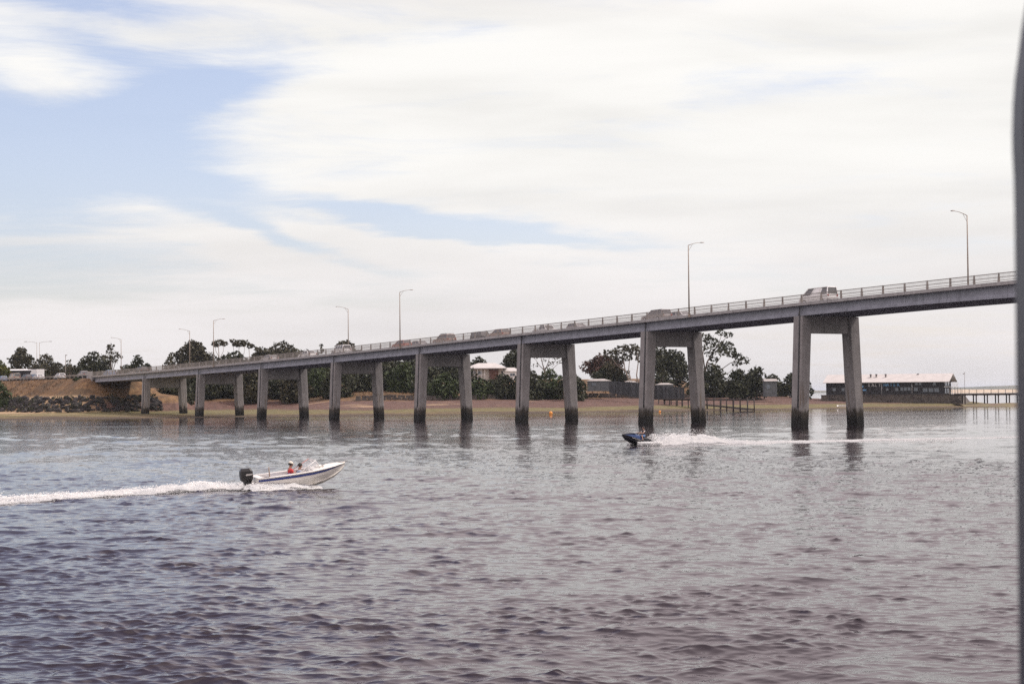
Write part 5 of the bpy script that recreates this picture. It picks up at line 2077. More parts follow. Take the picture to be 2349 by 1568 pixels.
def person(label, J, top, top_m, bottom_m, sleeve, hair_m, cap_m=None, face=Vector((1, 0, 0)), parent_M=None, shade_sleeve=None):
    """J: joints in local metres; body = one continuous skinned surface, clothes are shells of its faces"""
    V, E, Rr = [], [], []

    def add(p, r, link=None):
        V.append(Vector(p))
        Rr.append(r)
        if link is not None:
            E.append((link, len(V) - 1))
        return len(V) - 1
    pel = add(J['pelvis'], (.135, .12))
    bel = add(Vector(J['pelvis']).lerp(Vector(J['chest']), .5), (.125, .105), pel)
    che = add(J['chest'], (.155, .12), bel)
    nb = add(J['neck'], .062, che)
    head = Vector(J['head'])
    h0 = add(Vector(J['neck']).lerp(head, .55), .066, nb)
    h1 = add(head, .095, h0)
    h2 = add(head + (head - Vector(J['neck'])).normalized() * .075, .072, h1)
    add(head + face * .118 + Vector((0, 0, -.012)), .014, h1)             # nose
    for s in ('l', 'r'):
        sh = add(J['shoulder_' + s], .062, che)
        el = add(J['elbow_' + s], .042, sh)
        wr = add(J['wrist_' + s], .029, el)
        fw = (Vector(J['wrist_' + s]) - Vector(J['elbow_' + s])).normalized()
        palm = add(Vector(J['wrist_' + s]) + fw * .055, (.036, .020), wr)
        side = fw.cross(Vector((0, 0, 1))).normalized()
        dn = fw.cross(side).normalized()
        if dn.z > 0:
            dn = -dn
        for k, (o, ln) in enumerate(((-.033, .062), (-.011, .074), (.011, .070), (.032, .054))):
            f1 = add(V[palm] + fw * .045 + side * o, .0095, palm)
            f2 = add(V[f1] + fw * ln * .45 + dn * ln * .25, .0088, f1)
            add(V[f2] + fw * ln * .1 + dn * ln * .5, .008, f2)
        t1 = add(V[palm] + side * -.05 + fw * -.008, .0105, palm)
        add(V[t1] + fw * .035 + dn * .02 - side * .008, .009, t1)
        hi = add(J['hip_' + s], .095, pel)
        kn = add(J['knee_' + s], .060, hi)
        an = add(J['ankle_' + s], .040, kn)
        ft = (Vector(J['toe_' + s]) - Vector(J['ankle_' + s]))
        add(Vector(J['ankle_' + s]) + ft * .5, .038, an)
        add(J['toe_' + s], .030, len(V) - 1)
    me = skin_mesh(V, E, Rr, 1)
    me.name = 'person'
    me.materials.clear()
    me.materials.append(M_SKIN)
    o = bpy.data.objects.new('person', me)
    COL.objects.link(o)
    # nearest bone decides what each face wears
    bones = []
    for a, b in E:
        bones.append((a, b))

    def seg_d(p, a, b):
        ab = b - a
        t = max(0, min(1, (p - a).dot(ab) / max(1e-9, ab.length_squared)))
        return (p - (a + ab * t)).length, t
    names = {}
    idx = {'pel': pel, 'bel': bel, 'che': che, 'nb': nb}

    def region(p):
        best = None
        for a, b in bones:
            d, t = seg_d(p, V[a], V[b])
            d -= (Rr[a][0] if isinstance(Rr[a], tuple) else Rr[a]) * .5
            if best is None or d < best[0]:
                best = (d, a, b, t)
        return best[1], best[2], best[3]
    shells = {'top': [], 'bottom': [], 'sleeve': []}
    sh_idx = {k: None for k in 'lr'}
    lab = {}
    for f in me.polygons:
        a, b, t = region(Vector(f.center))
        A, B = V[a], V[b]
        key = None
        if (a, b) in ((pel, bel),):
            key = 'bottom' if t < .25 else 'top'
        elif (a, b) in ((bel, che),):
            key = 'top'
        elif a == che and b != nb:
            key = 'top'
        elif (a, b) == (che, nb):
            key = 'top' if t < .5 else None
        elif a == pel:
            key = 'bottom'
        else:
            for s in 'lr':
                S, Ee = Vector(J['shoulder_' + s]), Vector(J['elbow_' + s])
                H, K, An = Vector(J['hip_' + s]), Vector(J['knee_' + s]), Vector(J['ankle_' + s])
                if (A - S).length < 1e-4 and (B - Ee).length < 1e-4 and t < sleeve:
                    key = 'sleeve'
                if (A - H).length < 1e-4 and (B - K).length < 1e-4:
                    key = 'bottom' if t < (.72 if bottom_m is M_SHORTS else 1.1) else None
                if (A - K).length < 1e-4 and (B - An).length < 1e-4 and bottom_m is not M_SHORTS and t < .93:
                    key = 'bottom'
        if key:
            lab.setdefault(key, []).append(f.index)
    nm = {'top': top, 'bottom': 'shorts' if bottom_m is M_SHORTS else 'trousers', 'sleeve': 'sleeves'}
    mm = {'top': top_m, 'bottom': bottom_m, 'sleeve': shade_sleeve or top_m}
    for key, fs in lab.items():
        used = {}
        vv, ff = [], []
        for fi in fs:
            p = me.polygons[fi]
            q = []
            for vi in p.vertices:
                if vi not in used:
                    used[vi] = len(vv)
                    vv.append(me.vertices[vi].co + me.vertices[vi].normal * (.016 if key != 'top' else .022))
                q.append(used[vi])
            ff.append(q)
        mb_ = MB()
        mb_.add(vv, ff, True)
        mb_.build(nm[key], mm[key], o)
    up = (head - Vector(J['neck'])).normalized()
    hc = head + up * .035 - face * .02
    hb = MB()
    rings = []
    sd = up.cross(face).normalized()
    fc = sd.cross(up).normalized()
    for k in range(7):
        th = k / 6 * 1.75
        rr_ = .118 * math.sin(max(.12, th))
        tilt = .35
        ring = []
        for j in range(12):
            a = 2 * math.pi * j / 12
            dirv = fc * math.cos(a) + sd * math.sin(a)
            fr_ = max(0.0, math.cos(a))
            te = th * (1 - .42 * fr_)
            ring.append(hc + dirv * (.118 * math.sin(max(.12, te))) + up * (.118 * math.cos(te) - .03 * (1 - fr_) * (th / 1.75) ** 2))
        rings.append(ring)
    hb.loft(rings, True, True, True)
    hb.build('hair', hair_m, o)
    if cap_m is not None:
        cp = MB()
        rings = []
        for k in range(6):
            th = k / 5 * 1.35
            rr_ = .130 * math.sin(max(.12, th))
            rings.append([hc + (fc * math.cos(2 * math.pi * j / 12) + sd * math.sin(2 * math.pi * j / 12)) * rr_ + up * (.132 * math.cos(th) + .006) for j in range(12)])
        cp.loft(rings, True, True, True)
        c0 = hc + up * .03
        cp.hexa([c0 + fc * .10 - sd * .085, c0 + fc * .10 + sd * .085, c0 + fc * .21 + sd * .06 - up * .015, c0 + fc * .21 - sd * .06 - up * .015],
                [c0 + fc * .10 - sd * .085 + up * .012, c0 + fc * .10 + sd * .085 + up * .012, c0 + fc * .21 + sd * .06 - up * .003, c0 + fc * .21 - sd * .06 - up * .003])
        cp.build('cap', cap_m, o)
    for s in (-1, 1):
        e = MB()
        e.ball(head + fc * .088 + sd * (.034 * s) + up * .012, .012, 8, 5)
        e.build('eye', M_EYE, o)
        e = MB()
        e.ball(head + sd * (.097 * s) - up * .005, .026, 8, 5, (.5, .35, 1))
        e.build('ear', M_SKIN, o)
    mt = MB()
    mt.box(head + fc * .092 - up * .045, (.014, .05, .010))
    mt.build('mouth', M_EYE, o)
    if parent_M is not None:
        o.matrix_world = parent_M
    tag(o, label, 'person')
    return o


def seated(x, y, z, hands, lean=0.0, twist=0.0, straddle=.13, foot_dx=.36, foot_dz=-.42, knee_dx=.42, head_f=0.03):
    """joints of someone seated facing +x with the seat surface at z"""
    J = {'pelvis': (x, y, z + .13)}
    c = Vector((x + math.sin(lean) * .42, y, z + .13 + math.cos(lean) * .36))
    J['chest'] = c
    J['neck'] = c + Vector((math.sin(lean) * .16 + .01, 0, .19))
    J['head'] = J['neck'] + Vector((head_f + .02, 0, .13))
    for s, q in (('l', 1), ('r', -1)):
        sh = c + Vector((0, q * .185, .12))
        J['shoulder_' + s] = sh
        w = Vector(hands[0 if s == 'l' else 1])
        mid = (sh + w) * .5 + Vector((-.05, q * .07, -.12))
        J['elbow_' + s] = mid
        J['wrist_' + s] = w
        J['hip_' + s] = (x + .04, y + q * .10, z + .11)
        J['knee_' + s] = (x + knee_dx, y + q * straddle, z + .12)
        J['ankle_' + s] = (x + foot_dx, y + q * straddle, z + foot_dz + .08)
        J['toe_' + s] = (x + foot_dx + .19, y + q * (straddle + .02), z + foot_dz + .03)
    return J


# ------------------------------------------------------------------ motor boat
M_GEL = mat('white_gelcoat', (0.82, 0.78, 0.71), 0.25, 0.04, 0.8)
M_GELI = mat('cockpit_liner', (0.62, 0.59, 0.56), 0.5, 0.06, 0.8)
M_STRIPE = mat('blue_stripe', (0.055, 0.075, 0.24), 0.3, 0.1, 1.0)
M_SEAT = mat('blue_vinyl', (0.12, 0.16, 0.30), 0.6, 0.1, 2.0)
M_MOTOR = mat('black_cowl', (0.020, 0.018, 0.018), 0.35, 0.1, 2.0)
M_SILV = mat('silver_decal', (0.50, 0.47, 0.44), 0.4, 0.05, 2.0)
M_SCREW = mat('stainless', (0.55, 0.52, 0.50), 0.25, 0.05, 2.0, metal=0.8)
M_REDRAIL = mat('red_rail', (0.55, 0.25, 0.22), 0.5, 0.1, 2.0)


def clear_glass():
    m = bpy.data.materials.new('clear_acrylic')
    m.use_nodes = True
    t = NT(m.node_tree)
    b = m.node_tree.nodes['Principled BSDF']
    b.inputs['Base Color'].default_value = (.8, .82, .84, 1)
    b.inputs['Roughness'].default_value = .05
    b.inputs['Alpha'].default_value = .28
    return m


M_ACRYL = clear_glass()

BOAT_YAW = R(20)
BOAT_AT = Vector((-11.50, 79.9, 0))


def motor_boat():
    t = tag(empty('motor_boat', BOAT_AT), 'white open motor boat with a blue stripe and black outboard speeding right', 'boat')
    t.rotation_euler = (R(2.5), R(-3.8), BOAT_YAW)
    t.location.z = -0.15
    t.scale = (.97, .94, 1.04)
    # stations: x, keel z, chine y/z, knuckle y/z, sheer y/z
    ST = [(0.0, 0.02, .72, .16, .86, .40, .90, .66), (0.9, 0.02, .75, .17, .90, .42, .94, .69), (1.8, 0.03, .76, .19, .92, .46, .96, .73),
          (2.6, .06, .68, .25, .87, .53, .93, .78), (3.2, .16, .50, .36, .71, .62, .80, .84), (3.7, .36, .30, .52, .45, .75, .55, .90),
          (4.05, .60, .13, .68, .20, .85, .28, .94), (4.28, .86, .03, .88, .04, .93, .05, .97)]

    def sec(s):
        x, kz, cy, cz, ky, kz2, sy_, sz_ = s
        return [(x, -sy_, sz_), (x, -ky, kz2), (x, -cy, cz), (x, 0, kz), (x, cy, cz), (x, ky, kz2), (x, sy_, sz_)]
    h = MB()
    rings = [sec(s) for s in ST]
    h.loft(rings, closed=False, smooth=False)
    h.add(rings[0], [(6, 5, 4, 3, 2, 1, 0)])
    h.add(rings[-1], [(0, 1, 2, 3, 4, 5, 6)])
    hull = h.build('hull', M_GEL, t)
    # spray rails near the bow
    for f in (.30, .62, 1.0):
        for sd in (-1, 1):
            r_ = MB()
            pts = []
            for s in ST[2:]:
                x, kz, cy, cz = s[:4]
                pts.append((x, sd * (cy * f + .012), kz + (cz - kz) * f - .005))
            r_.tube(pts, .022, 4)
            r_.build('spray_rail', M_GEL, hull)
    # blue band below the gunwale, following the topsides
    for sd in (-1, 1):
        b = MB()
        ra_, rb2 = [], []
        for s in ST:
            x, ky, kz2, sy_, sz_ = s[0], s[4], s[5], s[6], s[7]
            for lst, f in ((ra_, .86), (rb2, .50)):
                lst.append((x + .002, sd * (ky + (sy_ - ky) * f + .008), kz2 + (sz_ - kz2) * f))
        n = len(ra_)
        b.add(ra_ + rb2, [(k, k + 1, n + k + 1, n + k) for k in range(n - 1)])
        b.build('stripe', M_STRIPE, hull)
        g = MB()
        g.tube([(s[0], sd * (s[6] + .005), s[7] + .01) for s in ST], .035, 6)
        g.build('gunwale', M_GEL, t)
    # script on the quarter
    text_mesh('Cruise Craft', .115, mat('gold_script', (.22, .13, .05), .5), hull, (.20, -.905, .30), 0.0, name='letter', shear=.35, extrude=.006)
    # decks
    d = MB()
    fs = [s for s in ST if s[0] >= 2.5]
    top = [(s[0], -s[6], s[7] + .02) for s in fs]
    mid = [(s[0], 0, s[7] + .02 + .09 * s[6]) for s in fs]
    bot = [(s[0], s[6], s[7] + .02) for s in fs]
    n = len(fs)
    d.add(top + mid + bot, [(k, k + 1, n + k + 1, n + k) for k in range(n - 1)] + [(n + k, n + k + 1, 2 * n + k + 1, 2 * n + k) for k in range(n - 1)], False)
    d.add([top[0], mid[0], bot[0], (2.6, .8, .2), (2.6, -.8, .2)], [(0, 1, 2, 3, 4)])
    d.build('foredeck', M_GEL, t)
    for sd in (-1, 1):
        d = MB()
        q = [s for s in ST if s[0] <= 2.7]
        o_ = [(s[0], sd * s[6], s[7] + .03) for s in q]
        i_ = [(s[0], sd * (s[6] - .20), s[7] + .035) for s in q]
        lo = [(s[0], sd * (s[6] - .28), .16) for s in q]
        n = len(q)
        d.add(o_ + i_ + lo, [(k, k + 1, n + k + 1, n + k) for k in range(n - 1)] + [(n + k, n + k + 1, 2 * n + k + 1, 2 * n + k) for k in range(n - 1)])
        d.build('side_deck', M_GELI, t)
    d = MB()
    d.box((1.35, 0, .15), (2.6, 1.24, .04))
    d.build('cockpit_floor', M_GELI, t)
    d = MB()
    d.box((.16, 0, .50), (.30, 1.6, .38))
    d.build('transom_well', M_GEL, t, bevel=.03)
    hc = MB()
    hc.box((3.05, 0, .93), (.42, .5, .05))
    hc.build('hatch', M_GEL, t, bevel=.015)
    bo = MB()
    bo.tube([(3.15, -.38, .90), (3.15, -.38, .98)], .035, 6)
    bo.box((3.15, -.38, .99), (.16, .04, .03))
    bo.build('cleat', M_SCREW, t)
    bs = MB()
    bs.beam((4.0, 0, 1.0), (4.42, 0, 1.03), .12, .05)
    bs.build('bow_roller', M_SCREW, t)
    # windscreen: side wings and raked front, white frames
    ws = MB()
    z0 = .80
    A, B_, C_ = Vector((1.95, -.80, z0 - .03)), Vector((2.75, -.66, z0 + .42)), Vector((3.0, -.52, z0 + .08))
    A2, B2, C2 = [Vector((p.x, -p.y, p.z)) for p in (A, B_, C_)]
    th = Vector((0, .012, 0))
    ws.add([A, B_, C_, A + th, B_ + th, C_ + th], [(0, 2, 1), (3, 4, 5), (0, 1, 4, 3), (1, 2, 5, 4), (2, 0, 3, 5)])
    ws.add([A2, B2, C2, A2 - th, B2 - th, C2 - th], [(0, 1, 2), (3, 5, 4), (0, 3, 4, 1), (1, 4, 5, 2), (2, 5, 3, 0)])
    u = Vector((.012, 0, .012))
    ws.hexa([B_, C_, C2, B2], [B_ + u, C_ + u, C2 + u, B2 + u])
    wsn = ws.build('windscreen', M_ACRYL, t)
    for a, b in ((A, B_), (B_, C_), (B_, B2), (C2, B2), (C_, C2)):
        f = MB()
        f.tube([a, b], .018, 6)
        f.build('screen_frame', M_WHITE, wsn)
    f = MB()
    f.tube([A2, B2], .018, 6)
    f.build('screen_frame', M_REDRAIL, wsn)
    rh = MB()
    rh.tube([(.55, -.74, .70), (.53, -.74, 1.13)], [.030, .026], 7)
    rh.build('rod_holder', mat('tan_tube', (.33, .25, .19), .5), t)
    cl = MB()
    cl.box((.42, -.80, .71), (.2, .05, .03))
    cl.build('cleat', M_TRIM, t)
    for y in (-.34, .34):
        s_ = MB()
        s_.box((1.93, y, .20), (.46, .44, .08))
        s_.box((1.70, y, .46), (.10, .44, .50))
        s_.build('seat', M_SEAT, t, bevel=.04)
    s_ = MB()
    s_.box((.95, .2, .38), (.5, 1.0, .34))
    s_.build('rear_seat', M_SEAT, t, bevel=.04)
    dsh = MB()
    dsh.box((2.50, -.36, .70), (.16, .55, .26))
    dsh.build('dashboard', M_GELI, t, bevel=.02)
    wh = MB()
    c = Vector((2.36, -.36, .80))
    ring = [c + Vector((.05 * math.sin(a), .17 * math.cos(a), .16 * math.sin(a))) for a in np.linspace(0, 2 * math.pi, 17)]
    wh.tube(ring, .014, 5, cap=False)
    wh.tube([c, c + Vector((.12, 0, -.05))], .02, 5)
    wh.build('steering_wheel', M_TRIM, t)
    # outboard: cowl, decal band, midsection, leg and propeller
    ob = empty('outboard_motor', (0, 0, 0), 0, t)
    m = MB()
    rings = []
    for z, x0, x1, w in ((.52, -.58, -.16, .15), (.60, -.66, -.10, .20), (.80, -.68, -.08, .22), (.98, -.68, -.10, .215), (1.10, -.60, -.18, .16)):
        c = .07
        rings.append([(x0 + c, -w, z), (x1 - c, -w, z), (x1, -w + c, z), (x1, w - c, z), (x1 - c, w, z), (x0 + c, w, z), (x0, w - c, z), (x0, -w + c, z)])
    m.loft(rings)
    m.build('cowl', M_MOTOR, ob, bevel=.015)
    m = MB()
    for sd in (-1, 1):
        m.hexa([(-.44, sd * .222, .79), (-.14, sd * .222, .81), (-.14, sd * .228, .81), (-.44, sd * .228, .79)], [(-.42, sd * .220, .86), (-.12, sd * .220, .87), (-.12, sd * .226, .87), (-.42, sd * .226, .86)])
    m.build('decal', M_SILV, ob)
    m = MB()
    m.loft([[(-.52, -.13, z), (-.18, -.13, z), (-.18, .13, z), (-.52, .13, z)] for z in (.20, .53)])
    m.loft([[(-.46, -.06, z), (-.22, -.06, z), (-.22, .06, z), (-.46, .06, z)] for z in (-.5, .22)])
    m.box((-.36, 0, -.06), (.42, .26, .025))
    m.tube([(-.58, 0, -.36), (-.2, 0, -.36), (-.1, 0, -.36)], [.05, .06, .02], 8)
    m.build('leg', M_MOTOR, ob)
    m = MB()
    for k in range(3):
        a = 2 * math.pi * k / 3
        ca, sa = math.cos(a), math.sin(a)
        m.hexa([(-.60, .04 * ca - .03 * sa, -.36 + .04 * sa + .03 * ca), (-.64, .17 * ca - .08 * sa, -.36 + .17 * sa + .08 * ca), (-.62, .17 * ca + .05 * sa, -.36 + .17 * sa - .05 * ca), (-.59, .04 * ca + .03 * sa, -.36 + .04 * sa - .03 * ca)],
               [(-.59, .04 * ca - .03 * sa, -.36 + .04 * sa + .03 * ca), (-.63, .17 * ca - .08 * sa, -.36 + .17 * sa + .08 * ca), (-.61, .17 * ca + .05 * sa, -.36 + .17 * sa - .05 * ca), (-.58, .04 * ca + .03 * sa, -.36 + .04 * sa - .03 * ca)])
    m.build('propeller', M_MOTOR, ob)
    bpy.context.view_layer.update()
    M = t.matrix_world.copy()
    person('dark haired person in a grey blue shirt steering the white motor boat',
           seated(1.98, -.34, .20, ((2.33, -.22, .74), (2.34, -.50, .74)), lean=.08, foot_dx=.62, foot_dz=.03, knee_dx=.40), 'shirt', M_SHIRTB, M_JEANS, .75, M_HAIR, None, parent_M=M)
    person('person in a red shirt and cream cap seated beside the helmsman in the motor boat',
           seated(1.80, .34, .23, ((2.14, .52, .66), (2.14, .20, .66)), lean=-.10, foot_dx=.62, foot_dz=.0, knee_dx=.40), 'shirt', M_SHIRTR, M_JEANS, .6, M_HAIR, M_CAP, parent_M=M)
    return t


motor_boat()

# ------------------------------------------------------------------ jet ski
M_JBLK = mat('jetski_black', (0.016, 0.016, 0.020), 0.22, 0.1, 2.0)
M_JBLU = mat('jetski_blue', (0.022, 0.06, 0.18), 0.25, 0.1, 2.0)
JS_AT = Vector((9.95, 142.0, 0))
JS_YAW = R(180 + 24)


def jet_ski():
    t = tag(empty('jet_ski', (JS_AT.x, JS_AT.y, .02)), 'blue and black jet ski throwing white spray in front of the seventh pier', 'jet ski')
    t.rotation_euler = (0, R(-9), JS_YAW)
    t.scale = (.92, .92, .92)
    h = MB()
    ST = [(-1.35, .02, .44, .16, .50, .42), (-.6, 0, .47, .15, .56, .46), (.2, .02, .47, .18, .58, .52), (.9, .10, .40, .30, .52, .62), (1.35, .28, .22, .44, .30, .68), (1.68, .56, .03, .62, .05, .72)]
    rings = [[(x, -sy_, sz_), (x, -cy, cz), (x, 0, kz), (x, cy, cz), (x, sy_, sz_), (x, 0, sz_ + .05)] for x, kz, cy, cz, sy_, sz_ in ST]
    h.loft(rings)
    h.build('hull', M_JBLK, t)
    d = MB()
    ST2 = [(-.30, .34, .52, .60), (.1, .34, .53, .84), (.55, .36, .58, .98), (.95, .34, .63, .95), (1.35, .22, .68, .82), (1.62, .06, .70, .74)]
    d.loft([[(x, -w, z0), (x, -w * .8, z0 + (z1 - z0) * .6), (x, -w * .35, z1), (x, w * .35, z1), (x, w * .8, z0 + (z1 - z0) * .6), (x, w, z0)] for x, w, z0, z1 in ST2])
    d.build('hood', M_JBLU, t)
    d = MB()
    d.loft([[(x, -w, z), (x, w, z), (x, w * .7, z + hh), (x, -w * .7, z + hh)] for x, w, z, hh in ((.45, .30, .96, .05), (.9, .31, .90, .08), (1.35, .21, .78, .07), (1.6, .07, .72, .04))])
    d.build('hood_cover', M_JBLK, t)
    for sd in (-1, 1):
        d = MB()
        d.hexa([(.1, sd * .545, .40), (.9, sd * .50, .52), (.9, sd * .51, .52), (.1, sd * .555, .40)], [(.2, sd * .565, .46), (1.0, sd * .49, .58), (1.0, sd * .50, .58), (.2, sd * .575, .46)])
        d.build('side_decal', M_SILV, t)
    s_ = MB()
    s_.loft([[(x, -w, .46), (x, -w * .9, z - .06), (x, -w * .5, z), (x, w * .5, z), (x, w * .9, z - .06), (x, w, .46)] for x, w, z in ((-1.15, .17, .66), (-.8, .21, .74), (-.3, .20, .74), (.0, .17, .76), (.12, .14, .78))])
    s_.build('seat', M_JBLK, t)
    b = MB()
    b.tube([(.30, 0, .85), (.22, 0, 1.02)], .05, 6)
    b.tube([(.14, -.36, 1.06), (.22, -.15, 1.03), (.22, .15, 1.03), (.14, .36, 1.06)], .022, 6)
    b.build('handlebar', M_TRIM, t)
    for sd in (-1, 1):
        b = MB()
        b.box((.42, sd * .42, .98), (.07, .16, .11))
        b.build('mirror', M_JBLK, t)
    b = MB()
    b.box((-1.22, 0, .50), (.35, .8, .07))
    b.build('rear_deck', M_JBLK, t)
    bpy.context.view_layer.update()
    M = t.matrix_world.copy()
    J = seated(-.42, 0, .74, ((.10, .33, 1.07), (.10, -.33, 1.07)), lean=.16, straddle=.30, foot_dx=.24, foot_dz=-.30, knee_dx=.38)
    for s, q in (('l', 1), ('r', -1)):
        J['ankle_' + s] = (-.20, q * .40, .52)
        J['toe_' + s] = (.0, q * .41, .50)
        J['hip_' + s] = (-.38, q * .13, .84)
    person('person in a black vest and blue shorts riding the jet ski', J, 'life_vest', M_VEST, M_SHORTS, .5, M_HAIR, None, parent_M=M, shade_sleeve=M_WHITES)


jet_ski()

# ------------------------------------------------------------------ wakes
def foam_mat():
    m = bpy.data.materials.new('foam')
    m.use_nodes = True
    t = NT(m.node_tree)
    b = m.node_tree.nodes['Principled BSDF']
    g = t.n('ShaderNodeNewGeometry')
    n = t.noise(g.outputs['Position'], 2.2, 5.0, 0.7).outputs[0]
    t.link(t.mix(t.ss(n, .35, .6), (.66, .67, .68), (.88, .87, .85)), b.inputs['Base Color'])
    b.inputs['Roughness'].default_value = .9
    b.inputs['Specular IOR Level'].default_value = .2
    # a froth of tiny bubbles scatters light through itself: soft, mostly upward facing shading
    vm = t.n('ShaderNodeVectorMath', operation='MULTIPLY_ADD')
    t.link(g.outputs['Normal'], vm.inputs[0])
    vm.inputs[1].default_value = (.45, .45, .45)
    vm.inputs[2].default_value = (0, -.25, .8)
    sgn = t.m('MULTIPLY_ADD', g.outputs['Backfacing'], -2.0, 1.0)
    t.link(t.comb(0.0, t.m('MULTIPLY', sgn, -.25), t.m('MULTIPLY', sgn, .8)), vm.inputs[2])
    vn = t.n('ShaderNodeVectorMath', operation='NORMALIZE')
    t.link(vm.outputs[0], vn.inputs[0])
    t.link(vn.outputs[0], b.inputs['Normal'])
    tr_ = t.n('ShaderNodeBsdfTranslucent')
    tr_.inputs[0].default_value = (.95, .95, .95, 1)
    ms = t.n('ShaderNodeMixShader')
    ms.inputs[0].default_value = .5
    t.link(b.outputs[0], ms.inputs[1])
    t.link(tr_.outputs[0], ms.inputs[2])
    out = [q for q in m.node_tree.nodes if q.type == 'OUTPUT_MATERIAL'][0]
    t.link(ms.outputs[0], out.inputs[0])
    return m


M_FOAM = foam_mat()
OCT = np.array([[1, 0, 0], [-1, 0, 0], [0, 1, 0], [0, -1, 0], [0, 0, 1], [0, 0, -1]], dtype=float)
OCF = np.array([[0, 2, 4], [2, 1, 4], [1, 3, 4], [3, 0, 4]])


def blobs(name, C, S, label, cat, seed=0):
    r = np.random.default_rng(seed)
    n = len(C)
    sc = S[:, None] * (0.6 + 0.8 * r.random((n, 3)))
    a = r.random(n) * 6.28
    o = OCT[None] * sc[:, None, :]
    ca, sa = np.cos(a)[:, None], np.sin(a)[:, None]
    x = o[..., 0] * ca - o[..., 1] * sa
    y = o[..., 0] * sa + o[..., 1] * ca
    V = (np.stack([x, y, o[..., 2]], -1) + C[:, None, :]).reshape(-1, 3)
    T = (OCF[None] + (np.arange(n) * 6)[:, None, None]).reshape(-1, 3)
    ob = np_obj(name, V, None, M_FOAM, tris=T)
    tag(ob, label, cat, kind='stuff')
    return ob


def foam_sheet(name, org, back, side, us, ls, height, keep, label, curve=0.0):
    """lumpy foam surface over a strip of water: height(u, l), kept where keep(u, l) > 0"""
    U, Lt = np.meshgrid(us, ls)
    H = height(U, Lt)
    K = keep(U, Lt)
    Ls = Lt - curve * np.clip(U, 0, 40) ** 2
    X = org.x + back.x * U + side.x * Ls
    Y = org.y + back.y * U + side.y * Ls
    V = np.stack([X, Y, H], -1).reshape(-1, 3)
    nr, nc = U.shape
    i = np.arange(nr - 1)[:, None] * nc + np.arange(nc - 1)[None, :]
    Q = np.stack([i, i + 1, i + nc + 1, i + nc], -1).reshape(-1, 4)
    Q = Q[K.ravel()[Q].min(1) > 0][:, ::-1]
    o = np_obj(name, V, Q, M_FOAM, smooth=True)
    tag(o, label, 'wake', kind='stuff')
    return o


